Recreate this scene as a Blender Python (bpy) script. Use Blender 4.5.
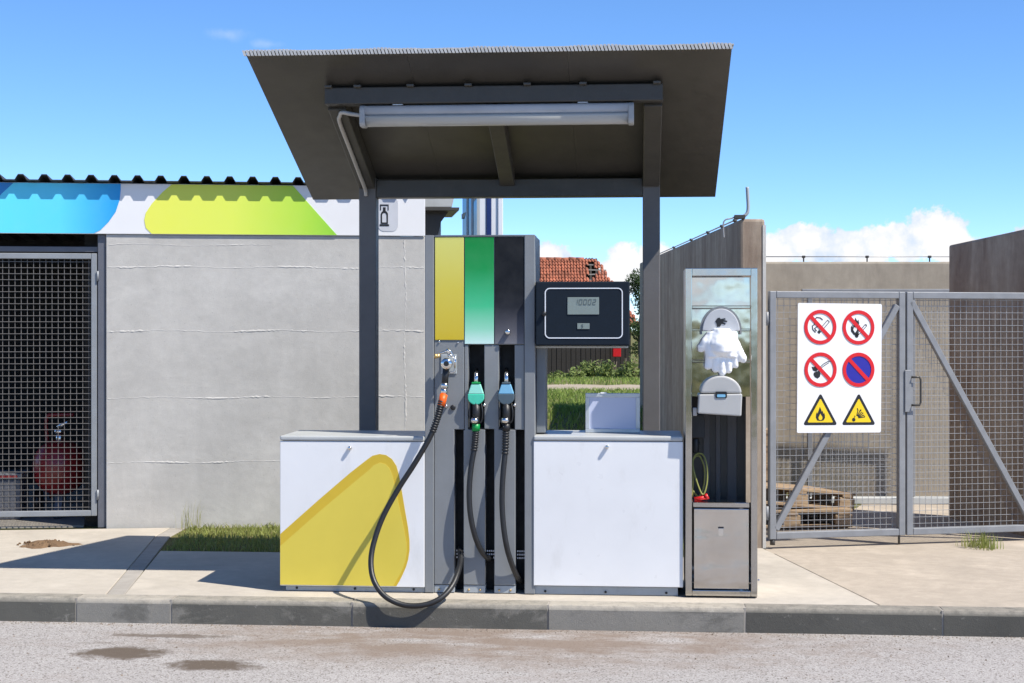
import bpy, bmesh, math, random
from mathutils import Vector, Matrix, Quaternion
random.seed(7)
for o in list(bpy.data.objects): bpy.data.objects.remove(o)
SC = bpy.context.scene
COL = SC.collection
# ------------------------------------------------------------------ camera
F = 1533.0; HY = 330.0; EYE = 1.58
TH = math.radians(4.66); CS, SN = math.cos(TH), math.sin(TH)
cam = bpy.data.cameras.new('camera'); camo = bpy.data.objects.new('camera', cam); COL.objects.link(camo)
camo.location = (0, 0, EYE); camo.rotation_euler = (math.pi/2, 0, TH)
cam.sensor_width = 36; cam.lens = 36*F/1024; cam.shift_y = -(341.5-HY)/1024
cam.clip_start = .1; cam.clip_end = 6000
SC.camera = camo
# ------------------------------------------------------------------ sun
SUNV = Vector((.65, -.342, 1.0)).normalized()
sl = bpy.data.lights.new('sun', 'SUN'); sl.energy = 4.8; sl.angle = math.radians(.53); sl.color = (1, .945, .85)
so = bpy.data.objects.new('sun', sl); COL.objects.link(so); so.rotation_mode = 'QUATERNION'
so.rotation_quaternion = SUNV.to_track_quat('Z', 'Y'); so.location = (8, -5, 14)
# ------------------------------------------------------------------ sky
SKY_STRENGTH = .15
world = bpy.data.worlds.new('World'); SC.world = world; world.use_nodes = True
def build_world():
    nt = world.node_tree; N = nt.nodes; L = nt.links; N.clear()
    def mth(op, a, b=None, c=None, clamp=False):
        n = N.new('ShaderNodeMath'); n.operation = op; n.use_clamp = clamp
        for i, q in enumerate((a, b, c)):
            if q is None: continue
            if isinstance(q, (int, float)): n.inputs[i].default_value = q
            else: L.new(q, n.inputs[i])
        return n.outputs[0]
    def mixc(f, a, b, mode='MIX'):
        n = N.new('ShaderNodeMix'); n.data_type = 'RGBA'; n.blend_type = mode
        for s, q in ((n.inputs[0], f), (n.inputs[6], a), (n.inputs[7], b)):
            if isinstance(q, (int, float)): s.default_value = q
            elif isinstance(q, tuple): s.default_value = q + (1,)
            else: L.new(q, s)
        return n.outputs[2]
    sky = N.new('ShaderNodeTexSky'); sky.sky_type = 'NISHITA'; sky.sun_disc = False
    sky.sun_elevation = math.asin(SUNV.z); sky.sun_rotation = math.atan2(SUNV.x, SUNV.y)
    sky.altitude = 4200; sky.air_density = 1.0; sky.dust_density = 0; sky.ozone_density = 6.0
    # the blue of the photograph is deeper than the model atmosphere's
    hs = N.new('ShaderNodeHueSaturation'); hs.inputs['Saturation'].default_value = 1.08; hs.inputs['Value'].default_value = 1.0
    hs.inputs['Hue'].default_value = .500
    L.new(sky.outputs[0], hs.inputs['Color'])
    skc = hs.outputs[0]
    # clouds: a bank of cumulus that recurs round the whole horizon
    tc = N.new('ShaderNodeTexCoord'); sp = N.new('ShaderNodeSeparateXYZ'); L.new(tc.outputs['Generated'], sp.inputs[0])
    az = mth('ARCTAN2', sp.outputs[0], sp.outputs[1]); az = mth('ADD', az, TH)
    az = mth('WRAP', az, math.radians(-36), math.radians(36))
    el = mth('ARCSINE', sp.outputs[2])
    cv = N.new('ShaderNodeCombineXYZ'); L.new(az, cv.inputs[0]); L.new(el, cv.inputs[1])
    nz = N.new('ShaderNodeTexNoise'); nz.inputs['Scale'].default_value = 42; nz.inputs['Detail'].default_value = 9
    nz.inputs['Roughness'].default_value = .62; L.new(tc.outputs['Generated'], nz.inputs['Vector'])
    n2 = N.new('ShaderNodeTexNoise'); n2.inputs['Scale'].default_value = 30; n2.inputs['Detail'].default_value = 7
    n2.inputs['Roughness'].default_value = .6; L.new(tc.outputs['Generated'], n2.inputs['Vector'])
    lob = [(930, 236, 30, 27), (905, 244, 32, 20), (878, 244, 30, 21), (957, 252, 24, 15), (842, 247, 34, 17), (808, 245, 28, 19),
           (776, 254, 28, 17), (1034, 238, 20, 13), (627, 270, 26, 22), (657, 256, 18, 12), (551, 258, 20, 14), (590, 272, 26, 12),
           (-300,264,95,24), (-400,256,90,32), (-500,266,80,24), (1140,250,60,22), (1300,256,80,24), (1480,262,90,22), (470, 262, 40, 16), (390, 255, 44, 16), (200, 262, 60, 18), (60, 250, 40, 20), (720, 268, 40, 14)]
    def lobes(ls):
        m = None
        for px, py, rx, ry in ls:
            a0 = math.atan((px-512)/F); e0 = math.atan((HY-py)/F*math.cos(a0))
            s = N.new('ShaderNodeVectorMath'); s.operation = 'SUBTRACT'; L.new(cv.outputs[0], s.inputs[0]); s.inputs[1].default_value = (a0, e0, 0)
            q = N.new('ShaderNodeVectorMath'); q.operation = 'MULTIPLY'; L.new(s.outputs[0], q.inputs[0]); q.inputs[1].default_value = (F/rx, F/ry, 0)
            g = N.new('ShaderNodeVectorMath'); g.operation = 'LENGTH'; L.new(q.outputs[0], g.inputs[0])
            v = mth('SUBTRACT', 1.0, g.outputs['Value'])
            m = v if m is None else mth('SMOOTH_MAX', m, v, .25)
        return m
    base = lobes(lob)
    d = mth('ADD', mth('ADD', base, .12), mth('MULTIPLY', mth('SUBTRACT', nz.outputs[0], .5), 2.7))
    mr = N.new('ShaderNodeMapRange'); mr.interpolation_type = 'SMOOTHSTEP'; L.new(d, mr.inputs[0]); mr.inputs[1].default_value = -.02; mr.inputs[2].default_value = .26
    wl = lobes([(228, 34, 26, 9), (268, 44, 22, 7), (-60, 50, 40, 10), (1130, 60, 40, 9), (1200, 30, 30, 8)])
    w = mth('ADD', wl, mth('MULTIPLY', mth('SUBTRACT', n2.outputs[0], .5), 2.6))
    mw = N.new('ShaderNodeMapRange'); mw.interpolation_type = 'SMOOTHSTEP'; L.new(w, mw.inputs[0]); mw.inputs[1].default_value = 0; mw.inputs[2].default_value = 1.0; mw.inputs[4].default_value = .2
    shade = N.new('ShaderNodeMapRange'); L.new(mth('ADD', n2.outputs[0], mth('MULTIPLY', d, .16)), shade.inputs[0])
    shade.inputs[1].default_value = .40; shade.inputs[2].default_value = .62
    k = 1/SKY_STRENGTH
    cc = mixc(shade.outputs[0], (.42*k, .52*k, .67*k), (.70*k, .70*k, .71*k))
    c1 = mixc(mr.outputs[0], skc, cc)
    c2 = mixc(mw.outputs[0], c1, (.66*k, .69*k, .73*k))
    bg = N.new('ShaderNodeBackground'); bg.inputs[1].default_value = SKY_STRENGTH; L.new(c2, bg.inputs[0])
    out = N.new('ShaderNodeOutputWorld'); L.new(bg.outputs[0], out.inputs[0])
build_world()
# ------------------------------------------------------------------ exposure
SC.view_settings.view_transform = 'Standard'; SC.view_settings.look = 'None'
SC.view_settings.exposure = .56; SC.view_settings.gamma = 1; SC.view_settings.use_curve_mapping = False

# ------------------------------------------------------------------ coordinates
# world: x along the kerb, y away from the camera, z up, pavement at z = 0
def c2w(r, d, z=0.0): return Vector((r*CS-d*SN, r*SN+d*CS, z))
def at(px, py, y):                                     # point of the plane y = const
    u = (px-512)/F; t = y/(CS+u*SN)
    return t*(u*CS-SN), EYE-(py-HY)/F*t
def ax(px, y): return at(px, HY, y)[0]
def az(py, y, px=480): return at(px, py, y)[1]
class Line:                                            # a vertical plane through (r,d) of the camera's frame
    def __init__(s, r, d, ang): s.r, s.d, s.a = r, d, math.radians(ang)
    def u(s, px):
        k = (px-512)/F; return (k*s.d-s.r)/(math.cos(s.a)-k*math.sin(s.a))
    def w(s, px, py): return EYE-(py-HY)/F*(s.d+s.u(px)*math.sin(s.a))
    @property
    def loc(s): return c2w(s.r, s.d)
    @property
    def rot(s): return s.a+TH
def lin(c): return c/12.92 if c <= .04045 else ((c+.055)/1.055)**2.4
def rgb(r, g, b): return (lin(r/255), lin(g/255), lin(b/255))

# ------------------------------------------------------------------ meshes
class MB:
    def __init__(s): s.v = []; s.f = []; s.sm = []
    def add(s, vs, fs, smooth=False):
        n = len(s.v); s.v += [tuple(p) for p in vs]; s.f += [tuple(i+n for i in q) for q in fs]; s.sm += [smooth]*len(fs); return s
    def box(s, x0, x1, y0, y1, z0, z1):
        if x0 > x1: x0, x1 = x1, x0
        if y0 > y1: y0, y1 = y1, y0
        if z0 > z1: z0, z1 = z1, z0
        return s.add([(x0,y0,z0),(x1,y0,z0),(x1,y1,z0),(x0,y1,z0),(x0,y0,z1),(x1,y0,z1),(x1,y1,z1),(x0,y1,z1)],
                     [(0,3,2,1),(4,5,6,7),(0,1,5,4),(1,2,6,5),(2,3,7,6),(3,0,4,7)])
    def prism(s, pts, y0, y1, axis='y', smooth=False):          # outline in (x,z) along y; 'x': (y,z) along x; 'z': (x,y) along z
        def P(a, b, t): return (a,t,b) if axis == 'y' else ((t,a,b) if axis == 'x' else (a,b,t))
        n = len(pts); vs = [P(a,b,y0) for a,b in pts]+[P(a,b,y1) for a,b in pts]
        area = sum(pts[i][0]*pts[(i+1)%n][1]-pts[(i+1)%n][0]*pts[i][1] for i in range(n))
        fs = [tuple(range(n)), tuple(range(2*n-1,n-1,-1))]
        s.add(vs, fs, False); m = len(s.v)-2*n
        side = [(i+m, i+n+m, (i+1)%n+n+m, (i+1)%n+m) for i in range(n)]
        s.f += side; s.sm += [smooth]*n
        return s
    def tube(s, path, r, n=10, caps=True, closed=False, smooth=True):
        P = [Vector(p) for p in path]; m = len(P)
        R = r if isinstance(r, (list, tuple)) else [r]*m
        T = []
        for i in range(m):
            if closed: t = P[(i+1)%m]-P[i-1]
            else: t = P[min(i+1,m-1)]-P[max(i-1,0)]
            T.append(t.normalized())
        a = Vector((0,0,1)) if abs(T[0].z) < .9 else Vector((1,0,0))
        nrm = T[0].cross(a).normalized(); vs = []
        for i in range(m):
            if i:
                nrm = (nrm-T[i]*nrm.dot(T[i]))
                nrm = nrm.normalized() if nrm.length > 1e-6 else T[i].orthogonal().normalized()
            b = T[i].cross(nrm)
            off = math.pi/4 if n == 4 else 0
            vs += [P[i]+(nrm*math.cos(2*math.pi*k/n+off)+b*math.sin(2*math.pi*k/n+off))*R[i] for k in range(n)]
        fs = []
        for i in range(m if closed else m-1):
            j = (i+1) % m
            fs += [(i*n+k, i*n+(k+1)%n, j*n+(k+1)%n, j*n+k) for k in range(n)]
        st = len(s.v); s.add(vs, fs, smooth)
        if caps and not closed:
            s.f += [tuple(st+k for k in range(n-1,-1,-1)), tuple(st+(m-1)*n+k for k in range(n))]; s.sm += [False]*2
        return s
    def bar(s, p0, p1, r, n=4): return s.tube([p0, p1], r, n, smooth=(n > 6))
    def beam(s, p0, p1, wx, wz, up=(0,0,1)):                    # rectangular bar
        p0 = Vector(p0); p1 = Vector(p1); t = (p1-p0).normalized(); sd = t.cross(Vector(up)).normalized(); u = sd.cross(t)
        vs = []
        for p in (p0, p1): vs += [p+sd*a*wx/2+u*b*wz/2 for a,b in ((-1,-1),(1,-1),(1,1),(-1,1))]
        return s.add(vs, [(0,1,2,3),(7,6,5,4),(0,4,5,1),(1,5,6,2),(2,6,7,3),(3,7,4,0)])
    def lathe(s, prof, c, n=20, axis='z', smooth=True):         # prof: (radius, height)
        vs = []
        for r, h in prof:
            for k in range(n):
                a = 2*math.pi*k/n; x, y = r*math.cos(a), r*math.sin(a)
                p = (x,y,h) if axis == 'z' else ((x,h,y) if axis == 'y' else (h,x,y))
                vs.append((c[0]+p[0], c[1]+p[1], c[2]+p[2]))
        m = len(prof); fs = []
        for i in range(m-1): fs += [(i*n+k, i*n+(k+1)%n, (i+1)*n+(k+1)%n, (i+1)*n+k) for k in range(n)]
        st = len(s.v); s.add(vs, fs, smooth)
        s.f += [tuple(st+k for k in range(n)), tuple(st+(m-1)*n+k for k in range(n-1,-1,-1))]; s.sm += [False]*2
        return s
    def build(s, name, m, parent=None, bevel=0, seg=2, local=False, kind=None):
        me = bpy.data.meshes.new(name)
        vs = s.v
        if parent is not None and not local:
            inv = world_of(parent).inverted(); vs = [inv @ Vector(p) for p in s.v]
        me.from_pydata(vs, [], s.f); me.polygons.foreach_set('use_smooth', s.sm)
        bm = bmesh.new(); bm.from_mesh(me); bmesh.ops.recalc_face_normals(bm, faces=bm.faces); bm.to_mesh(me); bm.free()
        o = bpy.data.objects.new(name, me); COL.objects.link(o)
        if m is not None: me.materials.append(m)
        if parent is not None: o.parent = parent
        if bevel:
            b = o.modifiers.new('bevel', 'BEVEL'); b.width = bevel; b.segments = seg; b.limit_method = 'ANGLE'; b.angle_limit = .6
        if kind: o['kind'] = kind
        return o
def world_of(o):
    m = Matrix.LocRotScale(o.location, o.rotation_euler, o.scale)
    return world_of(o.parent) @ m if o.parent else m
def tag(o, label=None, cat=None, group=None, kind=None):
    for k, v in (('label', label), ('category', cat), ('group', group), ('kind', kind)):
        if v: o[k] = v
    return o
def thing(name, label, cat, loc=(0,0,0), rz=0, group=None):
    o = bpy.data.objects.new(name, None); COL.objects.link(o); o.location = loc; o.rotation_euler = (0,0,rz)
    o.empty_display_size = .1
    return tag(o, label, cat, group)
def copy_tree(o, parent=None):
    c = o.copy(); COL.objects.link(c); c.parent = parent
    for ch in [q for q in bpy.data.objects if q.parent == o]: copy_tree(ch, c)
    return c
def inst(src, parent, loc, rot=(0,0,0), name=None):            # a further piece sharing the mesh of src
    c = src.copy(); COL.objects.link(c); c.parent = parent; c.location = loc; c.rotation_euler = rot
    return c
def arc(cx, cz, r, a0, a1, n=12, rz=None):
    rz = r if rz is None else rz
    return [(cx+r*math.cos(math.radians(a0+(a1-a0)*i/n)), cz+rz*math.sin(math.radians(a0+(a1-a0)*i/n))) for i in range(n+1)]
def rrect(x0, x1, z0, z1, r, n=6):
    return arc(x1-r,z1-r,r,0,90,n)+arc(x0+r,z1-r,r,90,180,n)+arc(x0+r,z0+r,r,180,270,n)+arc(x1-r,z0+r,r,270,360,n)
def smooth(pts, k=8):                                          # Catmull-Rom
    P = [Vector(p) for p in pts]; P = [2*P[0]-P[1]]+P+[2*P[-1]-P[-2]]; out = []
    for i in range(1, len(P)-2):
        for j in range(k):
            t = j/k; a,b,c,d = P[i-1:i+3]
            out.append(.5*((2*b)+(c-a)*t+(2*a-5*b+4*c-d)*t*t+(3*b-a-3*c+d)*t**3))
    return out+[P[-2]]

# ------------------------------------------------------------------ materials
class NT:
    def __init__(s, name):
        s.m = bpy.data.materials.new(name); s.m.use_nodes = True; t = s.m.node_tree; s.N = t.nodes; s.L = t.links
        s.b = s.N['Principled BSDF']; s.tc = s.N.new('ShaderNodeTexCoord')
    def set(s, k, v):
        i = s.b.inputs[k]
        if isinstance(v, (int, float)): i.default_value = v
        elif isinstance(v, tuple): i.default_value = v+(1,) if len(v) == 3 else v
        else: s.L.new(v, i)
    def mapping(s, sc=(1,1,1), src='Object'):
        n = s.N.new('ShaderNodeMapping'); n.inputs['Scale'].default_value = sc; s.L.new(s.tc.outputs[src], n.inputs[0]); return n.outputs[0]
    def noise(s, scale, detail=5, rough=.55, sc=(1,1,1), dist=0):
        n = s.N.new('ShaderNodeTexNoise'); n.inputs['Scale'].default_value = scale; n.inputs['Detail'].default_value = detail
        n.inputs['Roughness'].default_value = rough; n.inputs['Distortion'].default_value = dist; s.L.new(s.mapping(sc), n.inputs['Vector']); return n.outputs[0]
    def voro(s, scale, out='Distance', sc=(1,1,1), feat='F1'):
        n = s.N.new('ShaderNodeTexVoronoi'); n.feature = feat; n.inputs['Scale'].default_value = scale; s.L.new(s.mapping(sc), n.inputs['Vector']); return n.outputs[out]
    def mr(s, v, a, b, c=0, d=1, kind='LINEAR'):
        n = s.N.new('ShaderNodeMapRange'); n.interpolation_type = kind
        s.L.new(v, n.inputs[0])
        for i, q in enumerate((a,b,c,d)): n.inputs[i+1].default_value = q
        return n.outputs[0]
    def mix(s, f, a, b, mode='MIX'):
        n = s.N.new('ShaderNodeMix'); n.data_type = 'RGBA'; n.blend_type = mode
        for k, q in ((0,f),(6,a),(7,b)):
            if isinstance(q, (int,float)): n.inputs[k].default_value = q
            elif isinstance(q, tuple): n.inputs[k].default_value = q+(1,) if len(q) == 3 else q
            else: s.L.new(q, n.inputs[k])
        return n.outputs[2]
    def math(s, op, a, b=None, c=None):
        n = s.N.new('ShaderNodeMath'); n.operation = op
        for i, q in enumerate((a,b,c)):
            if q is None: continue
            if isinstance(q,(int,float)): n.inputs[i].default_value = q
            else: s.L.new(q, n.inputs[i])
        return n.outputs[0]
    def xyz(s, src='Object'):
        n = s.N.new('ShaderNodeSeparateXYZ'); s.L.new(s.tc.outputs[src], n.inputs[0]); return n.outputs
    def ramp(s, v, stops):
        n = s.N.new('ShaderNodeValToRGB'); e = n.color_ramp.elements
        while len(e) < len(stops): e.new(.5)
        for q, (p, c) in zip(e, stops): q.position = p; q.color = c+(1,)
        s.L.new(v, n.inputs[0]); return n.outputs[0]
    def bump(s, h, strength=.3, dist=.01):
        n = s.N.new('ShaderNodeBump'); n.inputs['Strength'].default_value = strength; n.inputs['Distance'].default_value = dist
        s.L.new(h, n.inputs['Height']); s.L.new(n.outputs[0], s.b.inputs['Normal'])
def sc3(c, k): return tuple(min(1, x*k) for x in c)
def mat(name, col, rough=.5, metal=0, var=.08, scale=6, bump=0, bscale=80, spec=.5, dirt=0, dirtcol=(.12,.10,.08)):
    t = NT(name); n = t.noise(scale, 6, .6)
    c = t.mix(t.mr(n, .3, .7), sc3(col, 1-var), sc3(col, 1+var))
    if dirt:
        d = t.mr(t.noise(scale*2.3, 9, .7, (1,1,.35)), .56, .78, 0, dirt); c = t.mix(d, c, dirtcol)
    t.set('Base Color', c); t.set('Roughness', t.mr(t.noise(scale*3, 4), .3, .7, max(.02, rough*.85), min(1, rough*1.15))); t.set('Metallic', metal)
    t.set('Specular IOR Level', spec)
    if bump: t.bump(t.noise(bscale, 5, .6), bump, .004)
    return t.m
def grad(name, stops, z0, z1, axis=2, rough=.5, spec=.2):     # a printed colour run
    t = NT(name); x = t.mr(t.xyz()[axis], z0, z1)
    c = t.ramp(x, stops); n = t.noise(9, 5); c = t.mix(t.mr(n,.3,.7,0,.025), c, (.6,.6,.58))
    t.set('Base Color', c); t.set('Roughness', rough); t.set('Specular IOR Level', spec); return t.m

def concrete(name, col, streak=0, stain=.25, speck=.06, bump=.35, scol=(.10,.075,.06), spots=0, blot=0):
    t = NT(name)
    a = t.noise(1.3, 7, .62); b = t.noise(11, 6, .65); g = t.noise(170, 3, .6)
    c = t.mix(t.mr(a, .3, .7), sc3(col, .86), sc3(col, 1.12))
    c = t.mix(t.mr(b, .35, .7, 0, stain), c, sc3(col, .62))
    c = t.mix(t.mr(g, .35, .68, 0, speck*3), c, sc3(col, .6))
    if blot:
        c = t.mix(t.mr(t.noise(2.1, 9, .68, (1,1,.55), .4), .46, .66, 0, blot), c, sc3(col, .72)); c = t.mix(t.mr(t.noise(3.3, 9, .7, (.6,.6,1.4), .3), .52, .70, 0, blot), c, sc3(col, 1.22))
        c = t.mix(t.mr(t.voro(26), .05, .11, .55, 0), c, sc3(col, .5))
    if streak:
        s1 = t.noise(2.4, 9, .70, (1,1,.22), .5); s2 = t.noise(8, 9, .70, (1,1,.16), .4); msk = t.mr(t.noise(1.5, 6, .6), .40, .60)
        c = t.mix(t.mr(s1, .40, .64, 0, streak), c, scol)
        c = t.mix(t.math('MULTIPLY', msk, t.mr(s2, .46, .70, 0, streak*.8)), c, sc3(scol, .6))
        c = t.mix(t.mr(t.noise(5, 8, .7, (1,1,.35), .4), .56, .74, 0, streak*.5), c, sc3(col, 1.5))
    if spots: c = t.mix(t.mr(t.noise(9, 9, .78), .60, .68, 0, spots), c, sc3(col, 1.7))
    t.set('Base Color', c); t.set('Roughness', .88); t.set('Specular IOR Level', .25)
    h = t.math('ADD', t.math('MULTIPLY', b, .6), t.math('MULTIPLY', g, .35)); t.bump(h, bump, .006)
    return t.m
MATS = {}
M_wall = concrete('pale_poured_concrete', (.515,.495,.46), stain=.30, bump=.6, blot=.35)
M_ridge = concrete('joint_mortar', (.56,.54,.505), stain=.2, bump=.6)
M_dark = concrete('weathered_brown_concrete', (.46,.385,.30), streak=.68, stain=.55, bump=.6, scol=(.19,.125,.09), blot=.45)
M_back = concrete('weathered_grey_concrete', (.37,.325,.26), streak=.25, stain=.35, bump=.4)
M_pave = concrete('pavement_concrete', (.485,.435,.365), stain=.35, speck=.1, bump=.3, blot=.4)
M_paveR = concrete('pavement_concrete_worn', (.45,.385,.31), stain=.5, speck=.12, bump=.35, blot=.5)
M_joint = concrete('pavement_joint_concrete', (.36,.33,.29), stain=.4, bump=.3)
def kerb_mat(name, dark, pale, cover, top):
    t = NT(name); a = t.noise(2.6, 10, .72, (.55,1,1.3), .5); b = t.noise(13, 9, .75); g = t.noise(190, 3, .6)
    c = t.mix(t.mr(t.noise(1.1, 5, .6), .3, .7), sc3(dark,.8), sc3(dark,1.25))
    c = t.mix(t.mr(a, .64-cover, .72-cover, 0, .8), c, pale)
    c = t.mix(t.mr(b, .60, .66, 0, .75), c, sc3(pale,1.25)); c = t.mix(t.mr(b, .40, .30, 0, .5), c, sc3(dark,.6))
    c = t.mix(t.mr(t.noise(5, 8, .7, (.4,1,1)), .5, .62, 0, 1.0) if False else t.math('MULTIPLY', t.mr(t.xyz()[2], -.032, -.012), t.mr(b, .35, .55, .35, .95)), c, top)
    c = t.mix(t.mr(g, .35, .68, 0, .22), c, sc3(dark,.6))
    t.set('Base Color', c); t.set('Roughness', .9); t.set('Specular IOR Level', .2); t.bump(t.math('ADD', t.math('MULTIPLY', b, .7), t.math('MULTIPLY', g, .35)), .6, .008); return t.m
M_kerbA = kerb_mat('kerb_dark', (.115,.110,.095), (.24,.225,.195), .10, (.33,.30,.25))
M_kerbB = kerb_mat('kerb_pale', (.165,.157,.138), (.265,.25,.22), .20, (.40,.36,.30))
M_kerbC = kerb_mat('kerb_black', (.095,.091,.08), (.17,.16,.14), .03, (.28,.255,.215))
M_white = mat('white_coated_panel', (.735,.735,.735), .32, 0, .03, 3, 0, dirt=.24, dirtcol=(.42,.40,.36))
M_fascia = mat('white_fascia', (.74,.735,.735), .35, 0, .02, 3, 0)
M_grey = mat('blue_grey_paint', (.185,.198,.21), .42, 0, .06, 5, .05, 120, dirt=.12)
M_grey2 = mat('grey_panel_paint', (.20,.21,.218), .4, 0, .06, 6, .04, 120, dirt=.12)
M_grey3 = mat('grey_base_paint', (.33,.36,.38), .5, 0, .08, 6, .05, 120, dirt=.25)
M_cap = mat('light_grey_cap', (.42,.43,.42), .4, 0, .05, 6, .04, 120, dirt=.1)
M_black = mat('black_cavity', (.008,.008,.009), .6, 0, .1)
M_rub = mat('black_rubber', (.013,.013,.014), .45, 0, .15, 40, .15, 200)
M_post = mat('post_paint', (.14,.135,.134), .5, 0, .06, 8, .05, 150, spec=.25)
M_can = mat('canopy_brown_grey', (.060,.055,.048), .36, .0, .12, 3, .02, 60, spec=.5, dirt=.1, dirtcol=(.15,.14,.12))
M_canf = mat('canopy_frame_grey', (.060,.056,.050), .38, 0, .1, 7, .03, 80, spec=.35, dirt=.2, dirtcol=(.15,.135,.115))
M_trim = mat('galvanised_trim', (.50,.49,.47), .5, .3, .15, 30, .1, 200)
M_steel = None
def make_steel(name, col, rough, wav, dist=.03, nsc=(1,1,1)):
    t = NT(name); t.set('Metallic', 1.0); n = t.noise(5, 6)
    t.set('Base Color', t.mix(t.mr(n,.3,.7), sc3(col,.9), sc3(col,1.05)))
    t.set('Roughness', t.mr(t.noise(20,5,.6,(1,1,.1)), .3, .7, rough*.8, rough*1.3))
    h = t.math('ADD', t.noise(4.5, 2, .4, nsc), t.math('MULTIPLY', t.noise(160, 2, .5, (1,1,.02)), .004)); t.bump(h, wav, dist)
    return t.m
M_steel = make_steel('brushed_stainless', (.52,.51,.49), .10, .07)
M_steelm = make_steel('polished_stainless', (.60,.59,.57), .06, .11)
M_steelw = make_steel('buckled_stainless', (.66,.63,.59), .15, 1.0, .010, (.8,.8,1.5))
M_steelr = make_steel('dull_stainless', (.60,.585,.56), .38, .02)
M_chrome = make_steel('bright_metal', (.75,.74,.72), .14, 0.05)
M_galv = mat('grey_gate_paint', (.225,.232,.245), .5, .1, .12, 9, .08, 150, dirt=.15)
M_wire = mat('galvanised_wire', (.36,.355,.35), .45, .4, .1, 30)
M_wire2 = mat('dull_wire', (.155,.145,.135), .6, .1, .1, 30)
M_door = mat('door_steel_grey', (.25,.265,.28), .45, .1, .08, 8, .05, 120)
M_postd = mat('door_post_steel', (.115,.12,.14), .45, .1, .08, 8, .05, 120)
M_roofc = mat('dark_corrugated_sheet', (.05,.048,.045), .55, .1, .15, 12)
M_disp = mat('navy_display_housing', (.008,.014,.023), .6, 0, .06, 20, .1, 300, spec=.18)
M_lcd = mat('lcd_glass', (.20,.24,.225), .25, 0, .04)
M_lcdd = mat('lcd_digit', (.09,.11,.105), .3, 0, .04)
M_line = mat('white_line', (.72,.74,.78), .4)
M_ylw = mat('print_yellow', rgb(212,192,74), .4, 0, .05, 2)
M_gold = mat('print_gold', rgb(203,172,46), .4, 0, .05, 2)
M_red = mat('sign_red', rgb(205,22,30), .4, 0, .03)
M_sblue = mat('sign_blue', rgb(38,36,150), .4, 0, .05)
M_sblk = mat('sign_black', (.012,.012,.013), .45)
M_syel = mat('sign_yellow', rgb(228,196,24), .4, 0, .04)
M_swht = mat('sign_white', (.78,.78,.80), .35, 0, .02, 4)
M_orange = mat('orange_sleeve', rgb(226,92,14), .45)
M_teal = mat('teal_guard', rgb(70,190,160), .4, 0, .05)
M_teal2 = mat('pale_teal_guard', rgb(150,220,202), .4, 0, .05)
M_slate = mat('slate_guard', rgb(70,86,96), .4, 0, .05)
M_pblue = mat('pale_blue_guard', rgb(118,176,208), .4, 0, .05)
M_greensl = mat('green_sleeve', rgb(0,140,66), .45)
M_brass = mat('brass', (.55,.38,.16), .35, .8, .1, 30)
M_glove = mat('white_plastic_glove', (.88,.88,.88), .35, 0, .02, 20)
M_plast = mat('grey_white_plastic', (.43,.425,.41), .4, 0, .04, 8)
M_plast2 = mat('clear_grey_plastic', (.45,.46,.48), .22, 0, .06, 8)
M_tank = mat('red_tank_paint', (.22,.013,.016), .3, 0, .1, 10)
M_wood = None
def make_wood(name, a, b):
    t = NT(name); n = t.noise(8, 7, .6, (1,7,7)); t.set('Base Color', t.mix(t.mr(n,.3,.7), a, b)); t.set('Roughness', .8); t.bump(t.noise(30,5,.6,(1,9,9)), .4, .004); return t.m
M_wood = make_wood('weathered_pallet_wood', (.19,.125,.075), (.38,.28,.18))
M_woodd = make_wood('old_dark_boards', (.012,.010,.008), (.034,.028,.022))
M_bark = make_wood('bark', (.06,.045,.03), (.13,.10,.07))
M_tile = mat('terracotta_tile', (.30,.098,.052), .8, 0, .5, 2.2, .1, 60)
M_navy = mat('navy_stripe', (.010,.025,.12), .35)
M_glassb = mat('blue_glass', (.18,.30,.40), .06, .55, .1, 3)
def foliage(name, a, b, sc=40, trans=.35):
    t = NT(name); n = t.noise(sc, 3, .6); g = t.noise(sc*.06, 4, .6)
    c = t.mix(t.mr(n,.3,.7), a, b); c = t.mix(t.mr(g,.35,.65,0,.55), c, sc3(b, 1.35)); t.set('Base Color', c); t.set('Roughness', .6); t.set('Specular IOR Level', .3)
    tr = t.N.new('ShaderNodeBsdfTranslucent'); t.L.new(c, tr.inputs[0]); mx = t.N.new('ShaderNodeMixShader'); mx.inputs[0].default_value = trans
    t.L.new(t.b.outputs[0], mx.inputs[1]); t.L.new(tr.outputs[0], mx.inputs[2]); t.L.new(mx.outputs[0], t.N['Material Output'].inputs[0]); return t.m
M_grass = foliage('grass_blades', (.11,.155,.025), (.31,.33,.10), 90)
M_grassf = foliage('meadow_blades', (.12,.20,.03), (.27,.34,.075), 30)
M_leaf = foliage('bush_leaves', (.08,.13,.03), (.24,.29,.09), 12)
M_tree = foliage('tree_leaves', (.025,.055,.015), (.075,.12,.035), 12)
M_dry = foliage('dry_stems', (.20,.21,.07), (.34,.33,.14), 60)
def ground_mat():
    t = NT('meadow_soil'); n = t.noise(.7, 8, .65); m = t.noise(6, 6, .6)
    c = t.mix(t.mr(n,.35,.65), (.11,.115,.035), (.15,.155,.055)); c = t.mix(t.mr(m,.42,.65,0,.8), c, (.14,.105,.06))
    t.set('Base Color', c); t.set('Roughness', .95); t.set('Specular IOR Level', .1); t.bump(m, .6, .03); return t.m
M_ground = ground_mat()
M_dirt = concrete('brown_soil', (.20,.125,.07), stain=.6, speck=.3, bump=1.0)
M_gravel = concrete('pale_gravel_path', (.42,.35,.26), stain=.5, speck=.2, bump=.8)
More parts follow.
